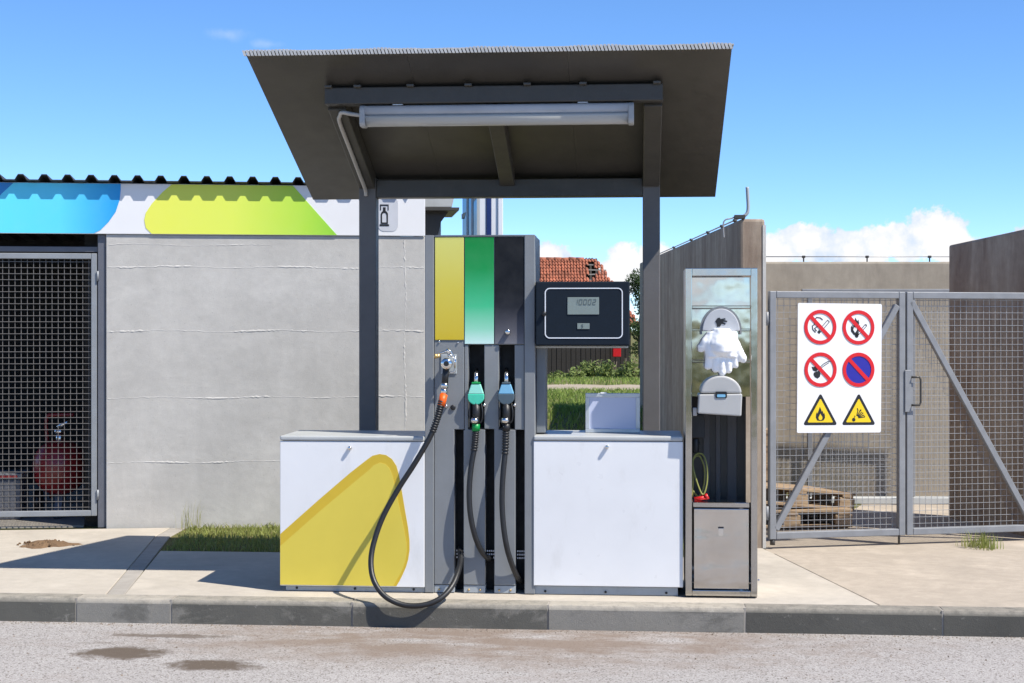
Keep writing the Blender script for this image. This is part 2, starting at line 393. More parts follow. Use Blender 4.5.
def asphalt_mat():
    t = NT('worn_asphalt')
    base = t.noise(.55, 6, .6); fine = t.noise(150, 3, .7); v = t.voro(120, 'Color'); sepn = t.N.new('ShaderNodeSeparateColor'); t.L.new(v, sepn.inputs[0])
    c = t.mix(t.mr(base,.3,.7), (.275,.258,.244), (.36,.338,.322))
    c = t.mix(t.mr(sepn.outputs[0], 0, 1, 0, .5), c, (.60,.57,.545))
    c = t.mix(t.mr(fine,.48,.70,0,.8), c, (.125,.108,.097))
    c = t.mix(t.mr(sepn.outputs[1], .9, .93, 0, .8), c, (.12,.10,.09))
    # brown wash of sand in front of the dispenser
    x = t.xyz(); br = t.noise(1.7, 7, .68, (1,2.2,1))
    def ell(cx, cy, rx, ry, soft=.35, amp=.55):
        a = t.math('DIVIDE', t.math('SUBTRACT', x[0], cx), rx); b = t.math('DIVIDE', t.math('SUBTRACT', x[1], cy), ry)
        d = t.math('SQRT', t.math('ADD', t.math('MULTIPLY', a, a), t.math('MULTIPLY', b, b)))
        d = t.math('ADD', d, t.math('MULTIPLY', t.math('SUBTRACT', t.noise(7, 9, .72), .5), amp*2))
        return t.mr(d, 1-soft, 1+soft, 1, 0, 'SMOOTHSTEP')
    sand = t.math('MULTIPLY', ell(-.75, 8.42, 1.7, .5, .6, .8), t.mr(br,.33,.52))
    c = t.mix(t.math('MULTIPLY', sand, .85), c, (.20,.15,.115)); c = t.mix(t.mr(t.noise(1.1, 8, .7, (1,2.5,1), .4), .54, .72, 0, .4), c, (.24,.19,.16))
    for (px, py, rx, ry, k) in STAINS:
        p = road_pt(px, py); c = t.mix(t.math('MULTIPLY', ell(p[0], p[1], rx, ry, .34, 1.15), k), c, (.105,.08,.06))
    t.set('Base Color', c); t.set('Roughness', .9); t.set('Specular IOR Level', .2)
    h = t.math('ADD', t.math('MULTIPLY', fine, .7), t.math('MULTIPLY', sepn.outputs[0], .5)); t.bump(h, .55, .008)
    return t.m
RZ = -.145
def road_pt(px, py):
    u = (px-512)/F; t = (EYE-RZ)*F/(py-HY); return c2w(u*t, t)
STAINS = [(121,653,.22,.15,.95), (213,665,.22,.12,.95), (172,636,.30,.05,.7), (95,643,.12,.03,.3)]
M_asph = asphalt_mat()

# =================================================================== SETTING
KY = 8.81                                                # kerb face
def smst(a, b, v):
    t = max(0, min(1, (v-a)/(b-a))); return t*t*(3-2*t)
def terrain(x, y):
    if y < 8.86: return -.35 if y > -8.9 else -.16
    z = -.012
    z += .5*smst(13.2, 20.5, y)*smst(-2.6, -1.4, x+.02*(y-13))*(1-smst(1.3-.09*(y-11), 2.4-.05*(y-11), x) if y < 22 else 1)*(1-smst(30, 60, y))
    z -= .7*smst(32, 70, y)
    return z
def frange(a, b, n): return [a+(b-a)*i/n for i in range(n+1)]
xs = [-3000,-800,-300,-120,-60,-30,-16,-10]+frange(-7,5,48)+[7,10,16,30,60,120,300,800,3000]
ys = [-3000,-800,-300,-100,-40,-20,-9.05,-8.85,0,6,8.84,8.88]+frange(9.2,24,60)+frange(25,75,40)+[90,120,180,300,600,1200,4000]
mb = MB(); W = len(xs)
mb.add([(x,y,terrain(x,y)) for y in ys for x in xs], [(j*W+i,j*W+i+1,(j+1)*W+i+1,(j+1)*W+i) for j in range(len(ys)-1) for i in range(W-1)], True)
tag(mb.build('ground', M_ground), kind='structure')
mb = MB(); mb.box(-70, 70, -9, KY+.03, RZ-.1, RZ); tag(mb.build('road', M_asph), kind='structure')

# kerb of single stones
kerb = tag(bpy.data.objects.new('kerb', None), kind='structure'); COL.objects.link(kerb); kerb.location = (0, KY, 0)
kj = [ax(p, KY) for p in (-322, -122, 76, 171, 352, 548, 745, 943, 1141, 1340)]
km = [M_kerbA, M_kerbA, M_kerbB, M_kerbA, M_kerbA, M_kerbB, M_kerbC, M_kerbC, M_kerbB]
for i in range(len(kj)-1):
    mb = MB(); dy = random.uniform(-.003, .003)
    x0, x1 = kj[i]+.006, kj[i+1]-.006; nseg = 9
    prof = [(KY+dy, RZ-.06), (KY+dy, -.03), (KY+dy+.012, -.006), (KY+dy+.03, 0), (KY+.13, 0), (KY+.13, RZ-.06)]
    rings = []
    for k in range(nseg+1):
        x = x0+(x1-x0)*k/nseg; j = random.uniform(-.0025,.0025)
        rings += [(x, y+(j if q in (1,2,3) else 0), z+(random.uniform(-.003,.001) if q in (2,3) else 0)) for q,(y,z) in enumerate(prof)]
    n = len(prof)
    mb.add(rings, [(k*n+q, k*n+(q+1)%n, (k+1)*n+(q+1)%n, (k+1)*n+q) for k in range(nseg) for q in range(n)]+[tuple(range(n)), tuple(nseg*n+q for q in range(n-1,-1,-1))])
    mb.build('kerb_stone', km[i], kerb)
mb = MB()
for x in kj: mb.box(x-.006, x+.006, KY+.006, KY+.125, RZ-.05, -.004)
mb.build('mortar', M_joint, kerb)

# pavement of poured slabs
BL = Line(-3.24, 12.23, 6.5)                             # front plane of the service building
pave = tag(bpy.data.objects.new('pavement', None), kind='structure'); COL.objects.link(pave); pave.location = (0, 9, 0)
def slab(name, pts, m, top=0.0):
    mb = MB(); mb.prism(pts, top-.12, top, 'z'); return mb.build(name, m, pave, .004, 1)
JA, JB = (-3.085, 8.945), (-3.60, 11.5)
fl = BL.loc; fdir = Vector((math.cos(BL.rot), math.sin(BL.rot)))
def bpt(u, v=0.0):                                        # point on the building's front line
    p = Vector((fl.x, fl.y))+fdir*u+Vector((-fdir.y, fdir.x))*v; return (p.x, p.y)
slab('slab', [(-14, 8.945), (JA[0]-.083, JA[1]), (JB[0]-.083, JB[1]), (JB[0]-.122, bpt(.42)[1]-.02), bpt(-8, -.005)], M_pave)
slab('joint_strip', [(JA[0]-.08, JA[1]), (JA[0]+.03, JA[1]), (JB[0]+.03, JB[1]), (JB[0]+.0, 12.0), (JB[0]-.118, 12.0), (JB[0]-.08, JB[1])], M_joint, -.003)
RA, RB = (1.387, 8.945), (.95, 11.02)
slab('slab', [(JA[0]+.033, JA[1]), (RA[0]-.0022, RA[1]), (RB[0]-.0022, RB[1]), (RB[0]-.05, 11.25), (.745, 11.25), (.66, 10.73), (JB[0]+.20, 10.73)], M_pave)
slab('slab', [(RA[0]+.0022, RA[1]), (16, 8.945), (16, 10.95), (RB[0]+.015, 10.95)], M_paveR, .001)
slab('slab', [(RB[0]+.0, 10.962), (16, 10.962), (16, 18), (.55, 18), (RB[0]-.03, 11.3)], M_paveR, -.01)

# path in the meadow
mb = MB(); pts = []
nx = 40
for i in range(nx+1):
    x = -9+16*i/nx; w0, w1 = 27.2+random.uniform(-.3,.3), 30.4+random.uniform(-.5,.5)
    pts += [(x, w0, terrain(x,w0)+.015), (x, w1, terrain(x,w1)+.015)]
mb.add(pts, [(2*i,2*i+2,2*i+3,2*i+1) for i in range(nx)]); tag(mb.build('path', M_gravel), kind='structure')

# =================================================================== SERVICE BUILDING
bw = lambda px, py: BL.w(px, py)
U0 = 0.0; U1 = BL.u(425); WT = 2.345; FT = bw(100, 183.3)
bld = thing('service_building', 'low grey concrete service building with corrugated roof and coloured fascia', 'building', BL.loc, BL.rot)
mb = MB(); mb.box(0, U1, 0, .2, -.05, WT); wall = mb.build('wall', M_wall, bld, .006, 1, local=True)
# raised crusty pour lines in the wall
def ridge(u0, u1, w, amp, th, vert=False):
    mb = MB(); n = int(abs(u1-u0)/.018); vs = []
    on = 0
    for i in range(n+1):
        t = u0+(u1-u0)*i/n
        k = max(0, .55*math.sin(t*5.1+w*9)+.5*math.sin(t*13.7+w*3)+random.uniform(-.5,.8))
        a = .0012+.33*amp*min(1.2,k); c = w+.006*math.sin(t*7+w*11)+random.uniform(-.003,.003); h = th*(.22+.45*min(1.2,k))
        for q, y in ((-h, .002), (-h*.4, -a), (h*.5, -a*.7), (h, .002)):
            vs.append((t, y, c+q) if not vert else (c+q, y, t))
    mb.add(vs, [(4*i+q, 4*i+q+1, 4*i+q+5, 4*i+q+4) for i in range(n) for q in range(3)])
    return mb.build('pour_joint', M_ridge, wall, local=True)
ridge(.02, 1.3, bw(200,245), .003, .008)
for py, a in ((267,.0055), (331,.007), (397.6,.006), (462,.006)): ridge(.01, U1-.01, bw(200,py), a, .013)
ridge(bw(400,500), bw(400,240), BL.u(405), .006, .016, True)
mb = MB(); mb.box(U1-.16, U1, .2, 3.6, -.05, WT); mb.build('side_wall', M_wall, bld, local=True)
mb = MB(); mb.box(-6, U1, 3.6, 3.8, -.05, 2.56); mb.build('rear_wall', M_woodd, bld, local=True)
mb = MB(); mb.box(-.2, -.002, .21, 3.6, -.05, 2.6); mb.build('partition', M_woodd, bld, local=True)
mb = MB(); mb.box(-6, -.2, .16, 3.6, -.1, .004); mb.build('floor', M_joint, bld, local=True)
# fascia with its printed shapes
FV = -.014
mb = MB(); mb.box(BL.u(-250), U1, FV, -.004, WT, FT); fas = mb.build('fascia', M_fascia, bld, .004, 1, local=True)
def bpoly(name, pp, m, v0, v1, parent):
    mb = MB(); mb.prism([(BL.u(a), min(FT-.004, max(WT+.004, bw(a,b)))) for a,b in pp], v0, v1); return mb.build(name, m, parent, local=True)
u_ = BL.u
M_fblue = grad('fascia_blue_print', [(0, rgb(96,214,240)), (.62, rgb(92,206,240)), (1, rgb(34,150,216))], u_(-40), u_(121), 0)
M_fblue2 = mat('fascia_deep_blue', rgb(26,120,190), .35)
M_fgreen = grad('fascia_green_print', [(0, rgb(222,224,92)), (.45, rgb(214,226,92)), (.8, rgb(178,216,74)), (1, rgb(140,204,60))], u_(145), u_(337), 0)
cur = [(121,180), (121,190), (120,200), (116,212), (109,222), (101,230), (94,237)]
bpoly('printed_shape', [(-250,180)]+cur+[(-250,240)], M_fblue, FV-.003, FV+.002, fas)
bpoly('printed_shape', [(-4,180), (14,180), (2,194), (-20,220), (-34,220)], M_fblue2, FV-.0055, FV-.0031, fas)
bpoly('printed_shape', [(172,180), (163,192), (152,204), (146,213), (144.5,220), (146,228), (152,237), (337,241), (318,214), (293,180)], M_fgreen, FV-.003, FV+.002, fas)
# pictogram of a gas bottle on a grey field
pic = MB(); c0, c1 = u_(378), u_(398)
pic.prism(rrect(c0, c1, bw(388,229)-.02, bw(388,197), .05), FV-.003, FV+.002); pic = pic.build('pictogram_field', mat('pictogram_grey', (.52,.53,.56), .35), fas, local=True)
mb = MB()
def pbx(a, b, c, d, v0=FV-.0055, v1=FV-.0032): mb.box(u_(a), u_(b), v0, v1, bw(384,d), bw(384,c))
def frame_poly(mb, out, inn, v0, v1):
    n = len(out); vs = [(a,v0,b) for a,b in out]+[(a,v0,b) for a,b in inn]+[(a,v1,b) for a,b in out]+[(a,v1,b) for a,b in inn]
    fs = []
    for i in range(n):
        j = (i+1) % n; fs += [(i,j,n+j,n+i), (2*n+i,3*n+i,3*n+j,2*n+j), (i,2*n+i,2*n+j,j), (n+i,n+j,3*n+j,3*n+i)]
    mb.add(vs, fs)
cx = u_(384.3); k = u_(385)-u_(384); zc = bw(384,217)
bod = [(-3.6,-7),(3.6,-7),(3.6,3),(2.6,5),(1.2,6),(-1.2,6),(-2.6,5),(-3.6,3)]
frame_poly(mb, [(cx+a*k, zc+b*k) for a,b in bod], [(cx+a*k*.62, zc-.4*k+b*k*.74) for a,b in bod], FV-.0055, FV-.0032)
pbx(379.6, 389, 224.4, 226.2); pbx(380, 388.6, 204.6, 206); pbx(380, 381, 206, 210.5); pbx(387.6, 388.6, 206, 210.5); pbx(383, 385.6, 207.4, 211.5)
mb.build('pictogram_mark', M_sblk, pic, local=True)
# corrugated roof sheet
mb = MB(); sp = .1805; vs = []; prof = []
u = u_(-240)
while u < U1+.05:
    prof += [(u-.046,0), (u-.020,.042), (u+.020,.042), (u+.046,0)]; u += sp
for v, dz in ((-.084, .012), (3.9, -.28)):
    for th in (0, .006): vs += [(a, v, FT+dz+b+th) for a,b in prof]
n = len(prof)
fs = []
for i in range(n-1): fs += [(i,i+1,2*n+i+1,2*n+i), (n+i,3*n+i,3*n+i+1,n+i+1), (i,n+i,n+i+1,i+1), (2*n+i,2*n+i+1,3*n+i+1,3*n+i)]
mb.add(vs, fs); mb.build('roof', M_roofc, bld, local=True)
# open eave with its bracket at the right-hand end
def bprism(name, pp, m, v0, v1, d):                       # pixel outline at depth v0 behind the front plane
    kx = d/BL.d
    mb = MB(); q = []
    for a, b in pp:
        # local u,w of the pixel on the plane v = v0
        L2 = Line(BL.r-math.sin(BL.a)*v0, BL.d+math.cos(BL.a)*v0, 6.5); q.append((L2.u(a), L2.w(a,b)))
    mb.prism(q, v0, v1); return mb.build(name, m, bld, .003, 1, local=True)
bprism('eave_board', [(418,190), (456,190), (452,207), (418,207)], M_cap, .30, .9, 0)
bprism('eave_plate', [(418,207.3), (459.5,207.3), (459,210.6), (418,210.6)], M_canf, .22, 1.0, 0)
bprism('eave_bracket', [(418,210.9), (449,210.9), (441,222), (438,235), (418,238)], M_can, .34, 1.1, 0)
bprism('rear_pillar', [(418,232), (436,232), (441,222), (441,330), (418,330)], M_cap, .42, .6, 0)
# mesh door and its posts
mb = MB(); mb.box(u_(97.3), -.004, .02, .10, .0, WT-.003); mb.build('door_post', M_postd, bld, .004, 1, local=True)
dt, db = bw(50,253), bw(50,517)
dr = u_(96.3); dl = dr-1.32
door = MB(); door.box(dr-.045, dr, .025, .07, db, dt); door.box(dl, dl+.045, .025, .07, db, dt)
door.box(dl+.046, dr-.046, .025, .07, dt-.045, dt); door.box(dl+.046, dr-.046, .025, .07, db, db+.045)
door = door.build('mesh_door', M_door, bld, .004, 1, local=True)
mb = MB(); st = .0478
x = dl+.06
while x < dr-.05: mb.box(x-.0021, x+.0021, .0465, .0525, db+.03, dt-.03); x += st
z = db+.05+.02
while z < dt-.05: mb.box(dl+.03, dr-.03, .0405, .0462, z-.0021, z+.0021); z += st
mb.build('wire_mesh', M_wire2, door, local=True, kind='stuff')
for py in (276, 495):
    mb = MB(); w = bw(97, py); mb.tube([(dr+.008,.018,w-.04),(dr+.008,.018,w+.04)], .009, 8); mb.build('hinge', M_door, door, local=True)
mb = MB(); mb.box(dl-.09, dl-.012, .02, .10, 0, WT-.003); mb.build('door_post', M_postd, bld, .004, 1, local=True)
mb = MB(); mb.box(-6, dl-.09, 0, .2, -.05, WT); mb.build('wall', M_wall, bld, .006, 1, local=True)
mb = MB(); mb.box(dl-.01, u_(97), .05, .10, dt+.012, dt+.055); mb.build('transom_rail', M_postd, bld, .003, 1, local=True)

# wheeled extinguisher behind the mesh door
def bl2w(u, v, w=0.0):
    p = bpt(u, v); return Vector((p[0], p[1], w))
tv = .75
L3 = Line(BL.r-math.sin(BL.a)*tv, BL.d+math.cos(BL.a)*tv, 6.5)
tu, tz = L3.u(60), L3.w(60,467); tr = (L3.u(87)-L3.u(33))/2
ext = thing('wheeled_extinguisher', 'round red wheeled extinguisher tank behind the mesh door', 'extinguisher', bl2w(tu, tv), BL.rot)
mb = MB(); prof = [(max(.004, tr*math.cos(a)), tz+(-.03 if a < 0 else .03)+tr*math.sin(a)*.92) for a in [math.radians(-90+180*i/18) for i in range(19)]]
mb.lathe(prof, (0,0,0), 28); mb.build('tank', M_tank, ext, local=True)
zt = tz+tr*.92+.03
mb = MB(); mb.tube([(0,0,zt-.03),(0,0,zt+.05)], .035, 12); mb.tube([(0,0,zt+.05),(0,0,zt+.085)], .05, 12); mb.tube([(-.02,0,zt+.10),(.09,0,zt+.16)], .018, 8); mb.build('valve', M_chrome, ext, local=True)
mb = MB(); mb.tube(smooth([(-.12,.1,zt-.06),(-.13,.1,zt+.12),(-.12,.1,zt+.19),(-.07,.1,zt+.2),(.1,.1,zt+.2)]), .016, 8); mb.tube([(-.12,.1,zt-.06),(-.1,.16,.15)], .016, 8); mb.build('handle', M_tank, ext, local=True)
for s in (-1,1):
    mb = MB(); mb.lathe([(.02,-.02),(.10,-.025),(.115,0),(.10,.025),(.02,.02)], (s*.2,.14,.118), 20, 'x'); mb.build('wheel', M_rub, ext, local=True)
mb = MB(); mb.tube([(-.2,.14,.118),(.2,.14,.118)], .015, 8); mb.beam((0,.14,.118),(0,.05,tz-tr+.06), .05, .04); mb.beam((0,-.12,.012),(0,.0,tz-tr+.05), .06, .03); mb.build('carriage', M_postd, ext, local=True)
# grey crate beside it
gz = L3.w(10,492); g0, g1 = L3.u(-30), L3.u(24)
crate = thing('storage_box', 'low grey storage box with red stripe behind the mesh door', 'box', bl2w((g0+g1)/2, tv), BL.rot)
hw = (g1-g0)/2
mb = MB(); mb.box(-hw,hw,-.15,.2,.004,L3.w(10,478)); mb.build('body', M_postd, crate, .01, 2, local=True)
mb = MB(); mb.box(-hw-.012,hw+.012,-.162,.212,L3.w(10,477.6),L3.w(10,472)); mb.build('lid', M_grey, crate, .006, 2, local=True)
mb = MB(); mb.box(hw*.2,hw*.9,-.168,-.1625,L3.w(10,476),L3.w(10,473.6)); mb.build('stripe', M_tank, crate, local=True)

# =================================================================== CANOPY
CY0, CY1 = 8.80, 10.64; cxl, cxr = -2.272, .538; CZ0, CZ1 = 3.178, 2.497
def cz(y): return CZ0+(CZ1-CZ0)*(y-CY0)/(CY1-CY0)         # underside
canopy = thing('canopy', 'dark grey metal canopy sloping back on two posts over the dispenser', 'canopy', (-.86, 10.2, 0))
nrm = Vector((0, CZ0-CZ1, CY1-CY0)).normalized()
mb = MB()
def cpt(x, y, h): p = Vector((x, y, cz(y)))+nrm*h; return p
nxp = 3; xe = [cxl, -1.33, -.40, cxr]
for i in range(nxp):
    mb = MB(); a, b = xe[i]+(.0005 if i else 0), xe[i+1]-(.0005 if i < 2 else 0)
    vs = [cpt(a,CY0,0), cpt(b,CY0,0), cpt(b,CY1,0), cpt(a,CY1,0), cpt(a,CY0,.022), cpt(b,CY0,.022), cpt(b,CY1,.022), cpt(a,CY1,.022)]
    mb.add(vs, [(0,3,2,1),(4,5,6,7),(0,1,5,4),(1,2,6,5),(2,3,7,6),(3,0,4,7)]); mb.build('roof_panel', M_can, canopy)
for x in xe[1:3]:
    mb = MB(); mb.add([cpt(x+dx_,y_,h_) for h_ in (.0225,.026) for dx_,y_ in ((-.03,CY0),(.03,CY0),(.03,CY1),(-.03,CY1))], [(0,3,2,1),(4,5,6,7),(0,1,5,4),(1,2,6,5),(2,3,7,6),(3,0,4,7)]); mb.build('cover_strip', M_can, canopy)
# ribbed sheet edge along the front
trim = MB(); nt_ = 132; xa = cxl-.012; dx = (cxr+.012-xa)/nt_
zt0 = CZ0+.002
trim.box(xa, cxr+.012, CY0-.004, CY0+.10, zt0+.024, zt0+.030)
for i in range(nt_):
    x = xa+i*dx; sk = .012
    h = .030+.004*math.sin(i*.21)+.002*math.sin(i*.71)
    q = [(x,zt0-.002),(x+dx*.72,zt0-.002),(x+dx*.72-sk,zt0+h),(x-sk,zt0+h)]
    trim.prism(q, CY0-.022, CY0-.0045)
trim.build('edge_trim', M_trim, canopy, kind='stuff')
PX0, PX1 = -1.874, .153; PY = 10.25; FBY = 9.10; pw_ = .115
for x in (PX0+pw_/2, PX1-pw_/2):
    mb = MB(); mb.box(x-pw_/2, x+pw_/2, PY, PY+.12, -.02, cz(PY+.06)-.01); p = mb.build('post', M_post, canopy, .006, 2)
    mb = MB(); mb.box(x-.12, x+.12, PY-.06, PY+.18, 0, .014); mb.build('foot_plate', M_post, p, .002, 1)
zb = cz(FBY+.06)
mb = MB(); mb.box(PX0, PX1, FBY, FBY+.11, zb-.108, zb-.006); mb.build('front_beam', M_canf, canopy, .006, 2)
mb = MB(); mb.box(PX0+pw_+.001, PX1-pw_-.001, PY+.004, PY+.116, cz(PY+.116)-.125, cz(PY+.116)-.004); mb.build('rear_beam', M_canf, canopy, .006, 2)
for x in (PX0+pw_/2, PX1-pw_/2):
    mb = MB(); mb.beam((x,FBY+.112,cz(FBY+.112)-.062), (x,PY-.002,cz(PY)-.062), pw_-.004, .100); mb.build('side_beam', M_canf, canopy, .005, 2)
xm = ax(507.5, PY)
mb = MB(); mb.beam((xm,FBY+.112,cz(FBY+.112)-.052), (xm,PY+.002,cz(PY)-.052), .098, .092); mb.build('rafter', M_canf, canopy, .005, 2)
proto = None
for px in (328, 357, 410, 468, 527, 583, 657):
    x = ax(px, FBY-.03)
    mb = MB(); mb.box(x-.022, x+.022, FBY-.035, FBY-.002, zb-.012, zb+.004); mb.build('clip', M_can, canopy, .003, 1)

# lamp under the canopy
LYc = 9.155; lz = az(115.5, LYc, 500)
lx0, lx1 = ax(361,LYc), ax(634,LYc)
lamp = thing('light_fixture', 'long grey tube light fixture hanging under the canopy', 'light', ((lx0+lx1)/2, LYc, lz))
mb = MB(); sec = rrect(-.058,.058,.002,.062,.02,4)
mb.prism([(LYc+a, lz+b) for a,b in sec], lx0+.03, lx1-.03, 'x', True); mb.build('housing', mat('fixture_grey', (.42,.43,.45), .35), lamp)
mb = MB(); sec = arc(0,.001,.058,180,360,12,.062)
t = NT('lamp_diffuser'); t.set('Base Color', (.50,.51,.50)); t.set('Roughness', .22); t.set('Transmission Weight', .15)
mb.prism([(LYc+a, lz+b) for a,b in sec], lx0+.035, lx1-.035, 'x', True); mb.build('diffuser', t.m, lamp)
for a, b in ((lx0, lx0+.034), (lx1-.034, lx1)):
    mb = MB(); mb.prism([(LYc+p, lz+q) for p,q in rrect(-.062,.062,-.064,.065,.03,5)], a, b, 'x'); mb.build('end_cap', mat('fixture_cap', (.36,.37,.38), .4), lamp, .006, 2)
for px in (399, 583):
    x = ax(px, LYc); mb = MB(); mb.box(x-.012, x+.012, LYc-.012, LYc+.012, lz+.066, zb-.109); mb.box(x-.03,x+.03,LYc-.056,LYc+.056,lz+.0625,lz+.068); mb.build('bracket', mat('bracket_zinc', (.5,.5,.5), .4, .5), lamp)
xs_ = PX0+.05
def onb(y): return (xs_, y, cz(y)-.062-.100/2*1.06-.014)
path = smooth([(lx0+.01,LYc,lz+.01), (lx0-.06,LYc+.005,lz+.02), (lx0-.12,LYc+.02,lz+.032), (xs_+.02,FBY+.13,onb(FBY+.13)[2]-.004), onb(FBY+.22), onb(9.7), onb(10.0), onb(10.2), (xs_,10.236,onb(10.236)[2]-.03)], 6)
mb = MB(); mb.tube(path, .0125, 8); mb.build('conduit', mat('conduit_grey', (.42,.40,.37), .45), lamp)

# =================================================================== DISPENSER
DY = 9.14
disp = thing('fuel_dispenser', 'grey fuel dispenser with yellow green and black panels between white cabinets', 'dispenser', (ax(480,DY), DY, 0))
ZT = az(235, DY)
def dbox(mb, p0, p1, t, b, y0=DY, y1=DY+.1, pxz=480):
    mb.box(ax(p0,y0), ax(p1,y0), y0, y1, az(b,y0,pxz), az(t,y0,pxz)); return mb
Zb = 0.004
def colpart(name, m, p0, p1, t, b, y0=DY, y1=DY+.10, bevel=.004, parent=None, z0=None):
    mb = MB(); za = az(b,y0) if z0 is None else z0
    mb.box(ax(p0,DY), ax(p1,DY), y0, y1, za, az(t,DY)); return mb.build(name, m, parent or disp, bevel, 2)
mb = MB(); mb.box(ax(425,DY), ax(535,DY), DY+.17, DY+.46, Zb, ZT-.002)
core = mb.build('column_body', M_grey, disp, .004, 1)
mb = MB(); mb.box(ax(434.5,DY), ax(524,DY), DY+.155, DY+.168, Zb, ZT-.01); mb.build('cavity_lining', M_black, core)
colpart('frame_upright', M_grey2, 425, 434, 235, 594, DY-.012, DY+.169, z0=Zb)
colpart('frame_upright', M_grey2, 524.6, 535, 235, 594, DY-.012, DY+.169, z0=Zb)
colpart('top_rail', M_grey2, 434.1, 524.5, 235, 236.6, DY-.008, DY+.169, .002)
colpart('backing_panel', M_grey2, 434.1, 524.5, 236.8, 344.6, DY+.004, DY+.12, .002)
g_y = grad('panel_yellow', [(0, rgb(196,172,46)), (.5, rgb(202,188,76)), (1, rgb(206,204,112))], az(340,DY)-0, az(237,DY), 2)
g_g = grad('panel_green', [(0, rgb(198,226,220)), (.14, rgb(140,206,178)), (.35, rgb(66,184,132)), (.7, rgb(24,142,74)), (1, rgb(14,128,58))], az(344,DY), az(236,DY), 2)
g_k = grad('panel_black', [(0, rgb(112,112,118)), (.12, rgb(80,80,88)), (.34, rgb(28,30,38)), (.5, rgb(12,15,22)), (1, rgb(8,11,17))], az(344,DY), az(236,DY), 2)
colpart('colour_panel', g_y, 435, 463.8, 237.3, 340, DY-.006, DY+.003, .002)['label'] = 'yellow printed panel at the top of the column'
colpart('colour_panel', g_g, 464.8, 493.8, 237.3, 344, DY-.006, DY+.003, .002)['label'] = 'green printed panel fading to white at its foot'
colpart('colour_panel', g_k, 494.8, 524, 237.3, 344, DY-.006, DY+.003, .002)['label'] = 'black printed panel fading to grey at its foot'
# lower front between the slots
def colpoly(pp, m):
    mb = MB(); mb.prism([(ax(a,DY), az(b,DY)) for a,b in pp], DY, DY+.10); return mb.build('front_panel', m, disp, .004, 2)
colpoly([(434.2,341),(464.2,341),(464.2,429.6),(454.3,429.6),(454.3,585),(434.2,585)], M_grey2)
colpoly([(464.6,345),(468.2,345),(468.2,429.6),(485,429.6),(485,585),(463.6,585),(463.6,430.4),(464.6,430.4)], M_grey2)
colpoly([(484.2,345),(498.8,345),(498.8,429.6),(515.4,429.6),(515.4,585),(494.2,585),(494.2,429.0),(484.2,429.0)], M_grey2)
colpoly([(514.6,345),(524.4,345),(524.4,429.6),(514.6,429.6)], M_grey2)
for a, b in ((434.2,454.3), (463.6,485), (494.2,515.4)):
    q = colpart('base_plate', M_grey3, a, b, 585.6, 594, DY+.006, DY+.10, .002, z0=Zb)
    for px in (a+5, b-5):
        mb = MB(); x = ax(px,DY); mb.lathe([(.007,0),(.006,-.004),(.002,-.005)], (x, DY+.0055, az(590,DY)), 8, 'y'); mb.build('screw', M_brass, q)
for a, b in ((466.0,486.0), (496.4,516.6)):                # floors of the two nozzle bays
    colpart('bay_floor', M_black, a, b, 428, 432, DY+.012, DY+.15, 0)
# white dots painted for daylight through holes low in the slots
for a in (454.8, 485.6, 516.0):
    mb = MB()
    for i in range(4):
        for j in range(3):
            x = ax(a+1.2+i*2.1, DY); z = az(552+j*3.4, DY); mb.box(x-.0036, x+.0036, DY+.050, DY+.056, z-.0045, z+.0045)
    mb.build('hole_light_dots', M_swht, disp, kind='stuff')
# locks and small fittings
def knob(px, py, y, r, parent, m=M_chrome, L=.03, name='lock'):
    x, z = at(px, py, y); mb = MB(); mb.lathe([(r,0),(r,-L*.7),(r*.8,-L),(.001,-L)], (x,y,z), 14, 'y'); return mb.build(name, m, parent)
knob(508, 332, DY-.0065, .016, disp)
knob(439.5, 341.8, DY-.0005, .006, disp, M_chrome, .008, 'screw'); knob(458, 342.5, DY-.0005, .006, disp, M_chrome, .008, 'screw')
knob(453, 407.5, DY-.0005, .016, disp, M_sblk, .010, 'socket')
knob(484.6, 405, DY-.0005, .010, disp, M_chrome, .022, 'stud'); knob(514.8, 405, DY-.0005, .010, disp, M_chrome, .022, 'stud'); knob(446.5, 406, DY-.0005, .010, disp, M_chrome, .02, 'stud')
# left cabinet
CYF = 9.12
def cabinet(p0, p1, base_p0, base_p1, label):
    pm = (p0+p1)/2; x0, x1 = ax(p0,CYF), ax(p1,CYF); zt, zb_ = az(441,CYF,pm), az(586.5,CYF,pm)
    mb = MB(); mb.box(x0, x1, CYF, CYF+.016, zb_, zt-.003); c = mb.build('cabinet_panel', M_white, disp, .003, 2); c['label'] = label
    mb = MB(); mb.box(x0+.004, x1-.004, CYF+.0165, CYF+.51, zb_+.01, zt-.004); mb.build('cabinet_box', M_grey2, c, .003, 1)
    mb = MB(); mb.box(x0+.0, x1+.0, CYF-.006, CYF+.52, zt, az(436.0,CYF,pm)); mb.build('cabinet_cap', M_cap, c, .010, 3)
    b0, b1 = ax(base_p0,CYF), ax(base_p1,CYF)
    mb = MB(); mb.box(b0, b1, CYF+.022, CYF+.48, .003, zb_-.004); bs = mb.build('cabinet_base', M_grey3, c, .002, 1)
    for f in (.08,.5,.92):
        x = b0+(b1-b0)*f; mb = MB(); mb.lathe([(.008,0),(.007,-.006),(.002,-.007)], (x, CYF+.0215, .02), 8, 'y'); mb.build('bolt', M_sblk, bs)
    return c
cabL = cabinet(280, 424.4, 285, 424.4, 'white cabinet front with a large yellow rounded triangle')
cabR = cabinet(533.6, 683, 533.6, 678, 'plain white cabinet front')
knob(350, 447.8, CYF-.0005, .012, cabL, M_chrome, .024); knob(607, 446.8, CYF-.0005, .012, cabR, M_chrome, .024)
